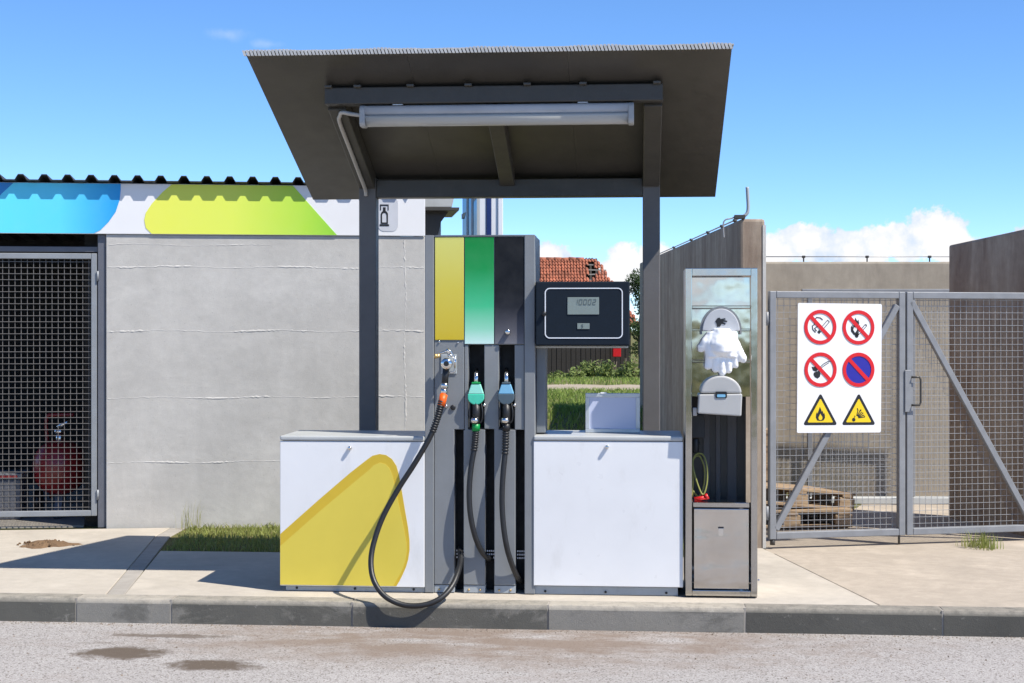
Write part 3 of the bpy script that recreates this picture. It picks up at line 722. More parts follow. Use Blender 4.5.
tri = [(280.2,534), (318,500.5), (350,473), (366.6,460), (372.5,455.7), (379.5,454), (386,455), (392,459), (396.5,466), (399,475), (402,492), (405,510), (408,527), (409.5,540), (409.6,550), (408.2,559.5), (406,567), (402.7,574.6), (399.5,581), (396.5,586), (280.2,586)]
tri2 = [(280.2,546), (320,511), (352,484), (369,470), (374,465), (380,462.5), (385.5,464), (389.5,468), (392.5,475), (396,490), (400.5,512), (404,528), (406.5,542), (406.8,551), (405.5,560), (403,568), (399.5,575.5), (396,581), (393.5,586), (280.2,586)]
for pp, m, o in ((tri, M_gold, .0), (tri2, M_ylw, .0016)):
    mb = MB(); mb.prism([(max(ax(280,CYF)+.002, at(a,b,CYF)[0]), max(az(586,CYF,352)+.003, at(a,b,CYF)[1])) for a,b in pp], CYF-.0022-o, CYF-.0006-o); mb.build('printed_shape', m, cabL)
# display head on its bracket
HYF = 9.07
x0, x1 = ax(535.5,HYF), ax(629.5,HYF); z0, z1 = az(345.5,HYF,582), az(281.5,HYF,582)
mb = MB(); mb.box(x0, x1, HYF, HYF+.30, z0, z1); head = mb.build('display_head', M_disp, disp, .008, 3)
head['label'] = 'dark navy display box with grey screen'
mb = MB(); a0,a1 = ax(544.8,HYF), ax(622.8,HYF); b0,b1 = az(338.5,HYF,582), az(287.8,HYF,582); w = .006
frame_poly(mb, rrect(a0,a1,b0,b1,.03), rrect(a0+w,a1-w,b0+w,b1-w,.024), HYF-.003, HYF+.001); mb.build('outline', M_line, head)
mb = MB(); mb.box(ax(567.5,HYF), ax(599,HYF), HYF-.004, HYF+.002, az(314.5,HYF,582), az(297.3,HYF,582)); scr = mb.build('screen', M_lcd, head, .001, 1)
mb = MB(); mb.box(ax(577.3,HYF), ax(589.5,HYF), HYF-.004, HYF+.002, az(329,HYF,582), az(323.3,HYF,582)); scr2 = mb.build('screen', M_lcd, head, .001, 1)
SEG = {'1':'bc', '0':'abcdef', '2':'abged', '5':'afgcd'}
def digits(txt, px, py, w, h, gap, parent):
    mb = MB(); x, z = at(px, py, HYF); lw = .0022
    for ch in txt:
        for s in SEG[ch]:
            sx = x; o = {'a':(0,h,w,0),'d':(0,0,w,0),'g':(0,h/2,w,0),'b':(w,h/2,0,h/2),'c':(w,0,0,h/2),'e':(0,0,0,h/2),'f':(0,h/2,0,h/2)}[s]
            ax0, az0 = sx+o[0]+.12*o[1]*1, z+o[1]
            ax1, az1 = ax0+o[2]+.12*o[3], az0+o[3]
            mb.beam((ax0,HYF-.0052,az0),(ax1,HYF-.0052,az1), .0018, lw, up=(0,1,0) if False else ((0,0,1) if o[2] else (1,0,0)))
        x += w+gap
    mb.build('digits', M_lcdd, parent)
digits('10002', 574.5, 304.5, .016, .030, .011, scr); digits('5', 581.5, 327.5, .008, .018, .005, scr2)
knob(544.2, 313.8, HYF-.0005, .014, head, M_sblk, .02)
mb = MB(); mb.box(ax(535.2,DY), ax(544.5,DY), DY+.10, DY+.30, az(434,DY,540), z0-.001); mb.build('display_bracket', M_grey, disp, .004, 1)
mb = MB(); mb.box(ax(535.2,DY+.05), ax(628,DY+.05), DY+.05, DY+.2, z0-.016, z0-.002); mb.build('display_tray', M_cap, disp, .003, 1)

# framed notice on the right cabinet
NY = 9.39; cap_z = az(436.0,CYF,608)+.001
x0, x1 = ax(585.4,NY), ax(640,NY); zt = az(393.2,NY,612)
nf = thing('notice_frame', 'small silver framed blank notice standing on the right white cabinet', 'frame', ((x0+x1)/2, NY, cap_z))
mb = MB(); b = .024
for q in ((x0,x1,zt-b,zt), (x0,x1,cap_z,cap_z+b), (x0,x0+b,cap_z+b,zt-b), (x1-b,x1,cap_z+b,zt-b)): mb.box(q[0],q[1],NY,NY+.022,q[2],q[3])
mb.build('frame', mat('silver_frame', (.50,.53,.55), .35, .4), nf, .003, 2)
mb = MB(); mb.box(x0+b-.003, x1-b+.003, NY+.010, NY+.018, cap_z+b-.003, zt-b+.003); t = NT('glazed_paper'); t.set('Base Color', (.50,.54,.70)); t.set('Roughness', .5); t.set('Coat Weight', 1.0); t.set('Coat Roughness', .03); mb.build('sheet', t.m, nf)  # blue of the reflected sky is put into the sheet's colour
mb = MB(); mb.box(ax(600.5,NY), ax(606.5,NY), NY-.003, NY+.024, zt-.003, zt+.005); mb.build('clip', M_swht, nf)
mb = MB(); mb.beam((x0+.16,NY+.022,zt-.05),(x0+.16,NY+.12,cap_z+.004), .03, .006); mb.build('strut', M_grey2, nf)

# =================================================================== HOSES AND NOZZLES
def P3(px, py, y): x, z = at(px, py, y); return Vector((x, y, z))
def ribs(mb, path, r, n):                                   # ribbed bend protector
    for i in range(n):
        t = i/(n-1)*(len(path)-1); k = min(int(t), len(path)-2); f = t-k
        p = path[k].lerp(path[k+1], f); d = (path[k+1]-path[k]).normalized(); mb.tube([p-d*.0045, p+d*.0045], r, 10)
# gas hose with orange sleeve, looping to the kerb
gh = thing('gas_hose', 'long black gas hose with orange sleeve looping down to the kerb', 'hose', P3(447,362,DY-.03), group='hoses on the dispenser')
raw = [(441.5,403,9.02), (438,417,9.00), (430,437,8.985), (415,463,8.975), (397,491,8.965), (382,519,8.94), (373,546,8.90), (371,566,8.85), (375,583,8.80), (386,597,8.765), (404,605,8.762), (424,605,8.77), (441,598,8.80), (452,586,8.86), (458,572,8.95), (460.5,560,9.08), (460,548,9.19)]
path = smooth([P3(*q) for q in raw], 6)
mb = MB(); mb.tube(path, .0165, 12); mb.build('hose', M_rub, gh)
mb = MB(); ribs(mb, smooth([P3(441.5,402,9.02),P3(438,416,9.002),P3(433,431,8.99)], 6), .0215, 13); mb.build('bend_protector', M_rub, gh)
mb = MB(); mb.tube([P3(443.8,394.5,9.035), P3(441.2,406,9.018)], .0235, 16); mb.build('sleeve', M_orange, gh)
mb = MB(); mb.tube([P3(446.2,367,9.06), P3(444.8,384,9.046)], .0195, 14); mb.build('grip', M_rub, gh)
mb = MB(); mb.tube([P3(444.9,383.5,9.046), P3(444.3,388,9.041)], .0225, 16); mb.tube([P3(444.2,388.6,9.041), P3(443.9,394,9.036)], .020, 16); mb.build('collar', M_chrome, gh)
c = P3(447.2,363.5,9.06)
noz = MB(); noz.lathe([(.016,-.045),(.033,-.04),(.035,-.02),(.030,0),(.026,.05),(.024,.08)], c, 22, 'y'); noz = noz.build('coupling', M_chrome, gh)
mb = MB(); mb.lathe([(.016,-.0475),(.016,-.040)], c, 18, 'y'); mb.build('bore', M_sblk, noz)
mb = MB(); mb.tube(smooth([P3(440,353.5,9.06),P3(444,352,9.055),P3(449,350.5,9.055),P3(452,354,9.06),P3(455,362,9.07),P3(454.6,371,9.07),P3(449,372.5,9.07)],5), .006, 8); mb.tube([P3(452,355,9.06),P3(447.5,356,9.06)], .008, 8); mb.tube([P3(455,356,9.07),P3(455,368,9.07)], .007, 8)
mb.tube([P3(447,349,9.06),P3(449.5,353.5,9.06)], .010, 8); mb.build('lever', M_chrome, noz)
mb = MB(); mb.box(*sorted((ax(441,DY),ax(457,DY))), DY-.008, DY-.0005, az(374,DY), az(354.5,DY)); mb.tube([c+Vector((0,.05,0)), Vector((c.x,DY-.004,c.z))], .022, 14); mb.build('holder', M_grey3, gh, .003, 1)
mb = MB(); mb.tube([P3(434.2,357,9.05),P3(440.2,355.4,9.055)], .0125, 10); mb.tube([P3(434.4,356.5,9.05),P3(437,355.8,9.052)], .0155, 6); mb.build('brass_fitting', M_brass, gh)

def fuel_hose(name, label, cx, m_top, m_low, m_neck, sleeve, pts):
    g = thing(name, label, 'hose', P3(cx, 400, DY), group='hoses on the dispenser')
    y0 = DY-.035
    # spout
    mb = MB(); mb.tube([P3(cx+.6,369,DY+.06), P3(cx+.4,374,DY+.01), P3(cx+.2,384,y0+.02)], [.0115,.013,.013], 12); nz_ = mb.build('spout', M_chrome, g)
    k = P3(cx+1,393,y0).x-P3(cx,393,y0).x; o = P3(cx,393,y0)
    out = arc(0,-3.2,8.0,200,340,14)+[(7.9,-1.2),(4.6,8.8),(-4.6,8.8),(-7.9,-1.2)]
    low = arc(0,-3.2,8.0,198,342,14)+[(7.75,-1.0),(-7.75,-1.0)]
    top = [(7.6,-.9),(4.5,8.6),(-4.5,8.6),(-7.6,-.9)]
    mb = MB(); mb.prism([(o.x+a*k*1.06, o.z+b*k*1.04) for a,b in low], y0-.012, y0+.016); gd = mb.build('splash_guard', m_low, g, .005, 3)
    mb = MB(); mb.prism([(o.x+a*k*1.03, o.z+b*k*1.02) for a,b in top], y0-.010, y0+.014); mb.build('guard_face', m_top, gd, .004, 2)
    mb = MB(); mb.box(o.x-4.2*k, o.x+4.2*k, y0-.012, y0+.02, o.z+8.9*k, o.z+10.8*k); mb.build('guard_neck', m_neck, gd, .003, 2)
    mb = MB(); mb.tube([P3(cx+.2,402,y0+.012), P3(cx+.2,424,y0+.005)], [.024,.0235], 14)
    body = mb.build('grip', M_rub, g)
    mb = MB(); mb.tube(smooth([P3(cx-5,403,y0+.02),P3(cx-6.5,412,y0+.005),P3(cx-5.5,421,y0+.01),P3(cx-1.5,424,y0+.01)],5), .0055, 8); mb.tube(smooth([P3(cx+5,403,y0+.02),P3(cx+6.5,412,y0+.01),P3(cx+5.5,421,y0+.015),P3(cx+1.5,424,y0+.01)],5), .0055, 8); mb.build('lever_guard', M_sblk, body)
    mb = MB(); mb.tube([P3(cx-1,418,y0-.004), P3(cx-1.2,422.6,y0-.004)], .025, 14); mb.build('swivel', M_chrome, body)
    mb = MB(); mb.tube([P3(cx,423.5,y0+.005), P3(cx,431,y0+.005)], .0235, 14); mb.build('sleeve', sleeve, g)
    p = smooth([P3(*q) for q in pts], 7)
    mb = MB(); mb.tube(p, .0165, 12); mb.build('hose', M_rub, g)
    mb = MB(); ribs(mb, p[:9], .021, 9); mb.build('bend_protector', M_rub, g)
    return g
fuel_hose('fuel_hose', 'black fuel hose with teal green nozzle guard in the middle bay', 476, M_teal2, M_teal, M_greensl, M_greensl,
          [(476,430,9.110), (474.5,447,9.105), (471,468,9.090), (469.2,492,9.075), (470.5,515,9.070), (475,536,9.080), (481.5,551,9.110), (488.5,558.5,9.160), (492,557,9.240)])
fuel_hose('fuel_hose', 'black fuel hose with slate and pale blue nozzle guard in the right bay', 506.2, M_pblue, M_slate, M_slate, M_rub,
          [(506,430,9.110), (505.3,450,9.100), (503,475,9.080), (502,500,9.070), (503.4,525,9.065), (507,548,9.070), (512.5,566,9.100), (518,578,9.150), (522,582,9.230)])

# =================================================================== SERVICE STAND (stainless)
SY = 9.10
def sx(px): return ax(px, SY)
def szz(py): return az(py, SY, 720)
SX0, SX1, SZT = sx(685.5), sx(757.5), szz(268)
stand = thing('service_stand', 'tall stainless steel service stand beside the right cabinet', 'stand', ((SX0+SX1)/2, SY, 0))
DPT = .42
for a, b in ((685.5,692), (751,757.5)):
    mb = MB(); mb.box(sx(a), sx(b), SY, SY+.035, .012, SZT); mb.build('stile', M_steel, stand, .004, 2)
mb = MB(); mb.box(sx(692)+.001, sx(751)-.001, SY, SY+.035, szz(276), SZT); mb.build('top_rail', M_steel, stand, .004, 2)
mb = MB(); mb.box(sx(692)+.001, sx(751)-.001, SY, SY+.035, .012, szz(590.5)); mb.build('bottom_rail', M_steel, stand, .004, 2)
for x0, x1 in ((SX0+.001, SX0+.007), (SX1-.007, SX1-.001)):
    mb = MB(); mb.box(x0, x1, SY+.036, SY+DPT, .012, SZT-.001); mb.build('side_panel', M_steelr, stand)
mb = MB(); mb.box(SX0+.008, SX1-.008, SY+.036, SY+DPT, SZT-.012, SZT-.002); mb.build('top_panel', M_steel, stand)
mb = MB(); mb.box(SX0+.008, SX1-.008, SY+.036, SY+DPT, .014, .024); mb.build('floor_panel', M_steel, stand)
mb = MB(); mb.box(SX0+.008, SX1-.008, SY+DPT-.008, SY+DPT, .026, szz(510)); mb.build('rear_panel', M_steel, stand)
for a, b, y in ((277,305.5,SY+.06), (309,330,SY+.045), (331,360,SY+.075), (363,397,SY+.06)):
    mb = MB(); mb.box(sx(692.2), sx(750.8), y, y+.006, szz(b), szz(a)); mb.build('back_panel', M_steelm, stand, .001, 1)
for a, b, y in ((305.7,308.4,SY+.030), (360.4,362.6,SY+.036), (328.5,331,SY+.040)):
    mb = MB(); mb.box(sx(692.2), sx(750.8), y, y+.10, szz(b), szz(a)); mb.build('shelf', M_steel, stand, .002, 1)
mb = MB(); mb.box(sx(694), sx(749), SY+.010, SY+.020, szz(589.5), szz(509)); bin_ = mb.build('bin_door', M_steelw, stand, .004, 2)
mb = MB(); mb.box(sx(693), sx(750), SY+.024, SY+.20, szz(508.2), szz(503)); mb.build('bin_rim', M_steel, stand, .003, 1)
mb = MB(); mb.box(sx(718.2), sx(723.8), SY+.003, SY+.0098, szz(536), szz(528.5)); lt = mb.build('latch', M_chrome, bin_, .001, 1)
mb = MB(); mb.box(sx(718.2), sx(723.8), SY+.004, SY+.0098, szz(528.3), szz(527)); mb.build('latch_slot', M_sblk, lt)
knob(758.6, 580, SY+.02, .006, stand, M_chrome, .01, 'bolt')
for q, px in enumerate((690, 752)):
    mb = MB(); mb.box(sx(px)-.03, sx(px)+.03, SY+.03, SY+.12, .0, .0115); mb.build('foot', M_sblk, stand)
mb = MB(); mb.box(sx(692.4), sx(750.6), SY+DPT-.03, SY+DPT-.022, szz(509), szz(396)); bb = mb.build('bay_shade_sheet', M_canf, stand)  # added dark sheet with strips: the open bay's shade put into colour
for a, b in ((706,713), (719,724), (731,741)):
    mb = MB(); mb.box(sx(a), sx(b), SY+DPT-.042, SY+DPT-.0305, szz(508.5), szz(397)); mb.build('shade_sheet_strip', M_post, bb, .003, 1)
# glove dispenser
GYF = SY+.02
gd = thing('glove_dispenser', 'half round clear grey glove dispenser on the stainless stand', 'dispenser', (sx(721), GYF, szz(332)))
mb = MB(); hx = (sx(740)-sx(702.5))/2; cxx = sx(721)
mb.prism([(cxx+a, szz(331)+b) for a,b in arc(0,0,hx,0,180,24, szz(308.5)-szz(331))], GYF-.03, GYF+.024, smooth=False); gs = mb.build('shell', M_plast2, gd, .006, 3)
frame = MB(); o_ = arc(0,0,hx+.012,-8,188,24, szz(308)-szz(331)+.010); i_ = arc(0,0,hx+.001,-8,188,24, szz(308)-szz(331)-.001)
frame.prism([(cxx+a, szz(331)+b) for a,b in o_]+[(cxx+a, szz(331)+b) for a,b in reversed(i_)], GYF-.012, GYF+.022); frame.build('rim', M_grey2, gd)
mb = MB(); hxp = [(-5.5,1),(-3,4.5),(-1,5),(0,3.5),(4.5,4.3),(5,3),(2,2.6),(6.5,1.6),(6.5,.3),(2,.6),(5,-1.5),(4.5,-2.6),(1,-1.6),(-.5,-4.5),(-3.5,-5),(-4.2,-1)]
kk = sx(721)-sx(720)
mb.prism([(sx(720.5)+a*kk, szz(322.3)+b*kk*.95) for a,b in hxp], GYF-.033, GYF-.0305); mb.build('hand_mark', M_sblk, gs)
# glove
gl = thing('plastic_gloves', 'crumpled white plastic gloves hanging from the glove dispenser', 'gloves', (sx(721), GYF-.03, szz(372)))
def glove_mesh():
    mb = MB(); y = GYF-.045
    def pt(px, py, dy=0): return (sx(px), y+dy, szz(py))
    mb.tube([pt(721,329), pt(721,336,-.004), pt(721,345,-.012), pt(721,351,-.014), pt(721,355,-.01)], [.05,.06,.078,.07,.04], 14)
    mb.tube([pt(713,332), pt(712,345,-.004), pt(713,357,-.006)], [.035,.05,.045], 12)
    mb.tube([pt(730,332), pt(731,345,-.004), pt(730,357,-.006)], [.035,.05,.045], 12)
    for a, b, r in (((711,349),(707.5,367.5),.023), ((716.5,352),(714.8,371),.022), ((722,353),(722,373.5),.024), ((728,352),(729,371),.022), ((733,349),(735,366),.020)):
        mid = ((a[0]+b[0])/2+random.uniform(-.6,.6), (a[1]+b[1])/2); mb.tube([pt(*a), pt(*mid,-.012), pt(*b,-.008), pt(b[0],b[1]+2,-.006)], [r,r*1.02,r*.9,r*.45], 12)
    mb.tube([pt(731,339), pt(737,350,-.006), pt(742.5,359,-.004), pt(744.5,362.5,-.004)], [.036,.034,.028,.012], 12)
    mb.tube([pt(712,336), pt(705,343,-.006), pt(701,348,-.006), pt(700.2,352,-.004)], [.035,.032,.026,.012], 12)
    return mb
o = glove_mesh().build('glove', M_glove, gl)
r = o.modifiers.new('remesh', 'REMESH'); r.mode = 'VOXEL'; r.voxel_size = .005; r.use_smooth_shade = True
sm_ = o.modifiers.new('soften', 'SMOOTH'); sm_.factor = .6; sm_.iterations = 5
tx = bpy.data.textures.new('crumple', 'CLOUDS'); tx.noise_scale = .075
dmod = o.modifiers.new('crumple', 'DISPLACE'); dmod.texture = tx; dmod.strength = .016; dmod.mid_level = .5
# towel dispenser
td = thing('towel_dispenser', 'grey white paper towel dispenser under the gloves on the stainless stand', 'dispenser', (sx(720), GYF, szz(415)))
mb = MB(); cxx = sx(720.5); hx = (sx(741)-sx(700))/2
mb.prism([(cxx+a, szz(393)+b) for a,b in arc(0,0,hx,0,180,24, szz(375.5)-szz(393))], GYF-.085, GYF+.035); hood = mb.build('hood', M_plast, td, .012, 3)
mb = MB(); mb.prism([(sx(697.3),szz(413)), (sx(698.5),szz(394)), (sx(741.5),szz(393.3)), (sx(740.5),szz(415.5))], GYF-.095, GYF+.035); tray = mb.build('tray', M_plast, td, .008, 3)
mb = MB(); mb.prism(rrect(sx(714.6),sx(726.2),szz(397.6),szz(391),.008,4), GYF-.0985, GYF-.0952); wn = mb.build('window', M_sblk, td)
mb = MB(); mb.prism(rrect(sx(716.4),sx(724.6),szz(396.6),szz(393.8),.004,4), GYF-.101, GYF-.0988); mb.build('window_glass', M_pblue, wn)
mb = MB(); mb.box(sx(693), sx(697), GYF-.02, GYF+.02, szz(416), szz(408)); mb.build('side_lug', M_plast, td, .003, 1)
# coiled hose, bucket and red grips in the open bay
ch = thing('air_hose', 'coiled yellow green air hose with red grip in the steel stand', 'hose', (sx(700), SY+.14, szz(505)))
mb = MB(); hy = SY+.14
def hp(px, py, dy=0): return (sx(px), hy+dy, szz(py))
loop = [hp(693,500), hp(694,480,.01), hp(693,466,.02), hp(697,457,.03), hp(704,457,.02), hp(708,468,0), hp(708,485,-.01), hp(704,497,-.02), hp(699,488,-.01), hp(694,470,0), hp(695,461,.03), hp(701,459,.05), hp(706,472,.05), hp(705,490,.05), hp(700,500,.04), hp(694,494,.03)]
mb.tube(smooth(loop,6), .0052, 8); mb.build('hose', mat('yellow_green_hose', rgb(138,140,74), .45), ch)
mb = MB(); mb.tube([hp(695,501.5,-.03), hp(708,499.5,-.03)], .013, 10); mb.tube([hp(706,499.5,-.03), hp(709,498,-.03)], .018, 10); mb.build('grip', mat('red_grip', rgb(190,20,24), .4), ch)
mb = MB(); mb.box(*sorted((hp(692.2,0)[0],hp(706,0)[0])), hy+.02, hy+.14, szz(440), szz(416)); mb.tube([hp(697,441,.06),hp(697,456,.06)], .02, 10); mb.tube([hp(696,446,.06),hp(701,446,.06)], .012, 8); mb.build('reel_housing', M_sblk, ch, .004, 2)

# =================================================================== CONCRETE YARD WALLS
def cam_wall(name, label, pts, tops, m, group=None):          # footprint in the camera frame, top heights per point
    P = [c2w(*p) for p in pts]; c = sum(P, Vector())/len(P)
    n = len(P); mb = MB(); mb.add([(p.x,p.y,-.1) for p in P]+[(p.x,p.y,h) for p,h in zip(P,tops)],
        [tuple(range(n)), tuple(range(2*n-1,n-1,-1))]+[(i,i+n,(i+1)%n+n,(i+1)%n) for i in range(n)])
    t = thing(name, label, 'wall', (c.x,c.y,0), group=group); mb.build('wall_body', m, t, .02, 2)
    return t
wl1 = cam_wall('concrete_wall', 'weathered brown concrete wall end rising behind the steel stand', [(1.651,11.1),(1.832,11.1),(1.96,21),(1.75,21)], [2.385,2.385,2.50,2.50], M_dark)
mb = MB(); p0 = c2w(1.833,11.1); p1 = c2w(1.838,11.13)
for i in range(1):
    q0, q1 = c2w(1.815,11.094), c2w(1.838,11.094); q2, q3 = c2w(1.842,11.5), c2w(1.8335,11.5)
    mb.add([(q0.x,q0.y,.0),(q1.x,q1.y,.0),(q2.x,q2.y,.0),(q3.x,q3.y,.0),(q0.x,q0.y,2.34),(q1.x,q1.y,2.34),(q2.x,q2.y,2.34),(q3.x,q3.y,2.34)], [(0,3,2,1),(4,5,6,7),(0,1,5,4),(1,2,6,5),(2,3,7,6),(3,0,4,7)])
mb.build('edge_strip', M_ridge, wl1)
wl2 = cam_wall('concrete_wall', 'weathered brown concrete wall at the right edge behind the gate', [(3.70,13.0),(3.985,11.62),(4.20,11.62),(3.90,13.04)], [2.30,2.37,2.37,2.30], M_dark)
wl3 = cam_wall('concrete_wall', 'long pale concrete wall across the back of the yard', [(1.86,14.6),(7.5,14.75),(7.5,14.95),(1.86,14.8)], [2.23,2.24,2.24,2.23], M_back)
mb = MB(); p = c2w(1.0,0)
k3 = (872-512)/F; d3 = 14.66
# lightning conductors along the wall tops
def conductor(name, label, pts, clips, rr=.006):
    t = thing(name, label, 'wire', pts[0]); mb = MB(); mb.tube(pts, rr, 6); mb.build('wire', M_wire, t)
    for c in clips:
        mb = MB(); mb.box(c.x-.016, c.x+.016, c.y-.02, c.y+.02, c.z-.012, c.z+.010); mb.tube([c+Vector((0,0,.0)), c+Vector((0,0,-.06))], .008, 6); mb.build('clip', M_canf, t, .004, 1)
    return t
def wtop(f, dz=.028): p = c2w(1.70+.10*f, 11.15+9.8*f); return Vector((p.x,p.y,2.385+.115*f+dz))
conductor('lightning_wire', 'thin wire on clips along the top of the left yard wall', [wtop(f) for f in (.0,.1,.25,.5,1)], [wtop(f) for f in (.06,.14,.24,.38,.56,.8)])
def btop(px): d = 14.62; r_ = (px-512)/F*d; p = c2w(r_, d+.12); return Vector((p.x,p.y,2.285))
conductor('lightning_wire', 'thin wire on clips along the top of the back yard wall', [btop(766), btop(860), btop(960)], [btop(806), btop(870), btop(933)], .005)
# bent lightning rod
rb = c2w(1.69,11.12,2.39)
rod = thing('lightning_rod', 'short bent metal rod standing on top of the left yard wall', 'rod', rb)
def rp(px, py): d = 11.12; v = c2w((px-512)/F*d, d); return Vector((v.x, v.y, EYE-(py-HY)/F*d))
mb = MB(); mb.tube(smooth([rp(738,217),rp(743,216.5),rp(747.2,213),rp(748.2,207),rp(747.8,197),rp(747.2,187)],6), .0125, 8); mb.build('rod', M_grey3, rod)
mb = MB(); q = rp(741,218.5); mb.box(q.x-.05,q.x+.03,q.y-.03,q.y+.03,2.386,2.402+.012); mb.build('foot', M_canf, rod, .003, 1)
mb = MB(); mb.tube(smooth([rp(737,216),rp(731,218.5),rp(726,219.5),rp(723.5,223),rp(723.5,231),rp(724,238)],5), .006, 6); mb.build('lead', M_wire, rod)

# =================================================================== GATE
GL = Line(1.868, 11.10, 12.5)
gw = lambda px, py: GL.w(px, py)
GT, GB = 1.862, .062; LW = 1.066
def gate_leaf(label, u0, u1, brace):
    p = GL.loc; rz = GL.rot; org = Vector((p.x,p.y,0))+Vector((math.cos(rz),math.sin(rz),0))*u0
    t = thing('gate_leaf', label, 'gate', org, rz, 'mesh gate leaves'); w = u1-u0; s = .05
    mb = MB()
    mb.box(0,s,0,s,GB,GT); mb.box(w-s,w,0,s,GB,GT); mb.box(s+.001,w-s-.001,0,s,GT-s,GT); mb.box(s+.001,w-s-.001,0,s,GB,GB+s)
    mb.build('frame', M_galv, t, .005, 2, local=True)
    mb = MB(); mb.beam((brace[0],.02,brace[1]),(brace[2],.02,brace[3]), .04, .045); mb.build('brace', M_galv, t, .004, 1, local=True)
    mb = MB(); x = s+.03
    while x < w-s: mb.box(x-.0015,x+.0015,.048,.051,GB+.02,GT-.02); x += .0475
    z = GB+s+.03
    while z < GT-s+.01: mb.box(.02,w-.02,.0437,.0477,z-.0015,z+.0015); z += .0475
    mb.build('wire_mesh', M_wire, t, local=True, kind='stuff')
    return t
def gu(px): return GL.u(px)
lf1 = gate_leaf('grey mesh gate leaf carrying the warning sign', .0, LW, (.05, GB+.07, LW-.06, GT-.10))
lf2 = gate_leaf('grey mesh gate leaf with the handle and a falling brace', LW+.012, 2*LW+.012, (.04, GT-.07, LW-.05+.02, GB+.05))
mb = MB()
for z in (GB+.14, GT-.25): mb.tube([(-.014,.02,z),(-.014,.02,z+.10)], .014, 8); mb.box(-.012,.001,.012,.03,z+.02,z+.08)
mb.build('hinge', M_galv, lf1, local=True)
mb = MB(); mb.tube([(.03,.025,GB-.001),(.03,.025,.02)], .02, 8); mb.build('stop', M_canf, lf1, local=True)
mb = MB(); mb.tube([(LW-.04,.025,GB+.1),(LW-.04,.025,-.005)], .009, 8); mb.build('drop_bolt', M_canf, lf1, local=True)
mb = MB(); mb.box(-.022,.030,-.012,-.001,gw(908,412),gw(908,370)); pl = mb.build('lock_plate', M_galv, lf2, .003, 1, local=True)
mb = MB(); za, zc_ = gw(915,405), gw(915,377); mb.tube([(.035,-.001,za),(.04,-.03,za),(.085,-.03,za),(.095,-.03,za+.02),(.095,-.03,zc_-.02),(.085,-.03,zc_),(.04,-.03,zc_),(.035,-.001,zc_)], .008, 8); mb.build('handle', M_canf, pl, local=True)

# warning sign wired to the left leaf
s0, s1 = gu(796.5), gu(880.3); z0, z1 = gw(838,432.5), gw(838,303.5); hw = (s1-s0)/2; hh = (z1-z0)/2
p = GL.loc; rz = GL.rot; dirg = Vector((math.cos(rz),math.sin(rz),0)); nog = Vector((math.sin(rz),-math.cos(rz),0))
sgn = thing('warning_sign', 'white warning board with six fire safety pictograms on the gate', 'sign', Vector((p.x,p.y,(z0+z1)/2))+dirg*(s0+s1)/2+nog*.014, rz)
sgn.rotation_euler = (0, math.radians(.5), rz)
mb = MB(); mb.prism(rrect(-hw,hw,-hh,hh,.012,4), -.004, .004); brd = mb.build('board', M_swht, sgn, local=True)
SK = (2*hw)/84.0                                            # metres per photo pixel on the board
SKX = SK; SK = (2*hh)/129.0
def S(px, py): return ((px-838.4)*SKX, (368-py)*SK)
def flat(pts, m, lay, name, parent): mb = MB(); mb.prism(pts, -.004-.0008*(lay+1), -.004-.0008*lay-.0001); return mb.build(name, m, parent, local=True)
def circ(cx, cz, r, n=36): return [(cx+r*math.cos(2*math.pi*i/n), cz+r*math.sin(2*math.pi*i/n)) for i in range(n)]
def prohibit(px, py, fill=None):
    cx, cz_ = S(px, py); R = 17.2*SK; r = 13.6*SK
    mb = MB(); frame_poly(mb, circ(cx,cz_,R), circ(cx,cz_,r), -.0085, -.0074)
    a = math.radians(-45); d = Vector((math.cos(a),math.sin(a))); nn = Vector((-d.y,d.x)); w = 1.9*SK; l = r+.6*SK
    mb.prism([(cx+d.x*l*i+nn.x*w*j, cz_+d.y*l*i+nn.y*w*j) for i,j in ((-1,-1),(1,-1),(1,1),(-1,1))], -.0083, -.0075)
    ring = mb.build('prohibition_mark', M_red, sgn, local=True)
    if fill: flat(circ(cx,cz_,r+.4*SK), fill, 0, 'disc', ring)
    return ring, cx, cz_
def glyph(ring, cx, cz_, polys, m=M_sblk, lay=1):
    for pl_ in polys: flat([(cx+a*SK, cz_+b*SK) for a,b in pl_], m, lay, 'pictogram', ring)
def rot(pts, a, c=(0,0)):
    a = math.radians(a); return [(c[0]+x*math.cos(a)-y*math.sin(a), c[1]+x*math.sin(a)+y*math.cos(a)) for x,y in pts]
def strip(pts, w):
    L_, R_ = [], []
    for i,(x,y) in enumerate(pts):
        a = pts[max(0,i-1)]; b = pts[min(len(pts)-1,i+1)]; d = math.hypot(b[0]-a[0],b[1]-a[1]) or 1
        nx_, ny_ = -(b[1]-a[1])/d*w/2, (b[0]-a[0])/d*w/2; L_.append((x+nx_,y+ny_)); R_.append((x-nx_,y-ny_))
    return L_+R_[::-1]
# smoking
rg, cx, cz_ = prohibit(818.6, 327.2)
glyph(rg, cx, cz_, [rot([(-6.5,-1.5),(-3.5,-1.5),(-3.5,1.5),(-6.5,1.5)], 48, (2.2,-1.2)), rot([(-3,-1.6),(10,-1.6),(10,-1.0),(-3,-1.0)], 48, (2.2,-1.2)), rot([(-3,1.0),(10,1.0),(10,1.6),(-3,1.6)], 48, (2.2,-1.2)), rot([(9.5,-1.6),(10.1,-1.6),(10.1,1.6),(9.5,1.6)], 48, (2.2,-1.2)),
    strip([(-5,-5.5),(-8,-2.5),(-8.5,1),(-6,2.5),(-7,5.5),(-4,9.5),(0,9),(2.5,7)], 1.1), strip([(-4,-4),(-6,-1.5),(-3,.5),(-5.5,4)], 1.3)])
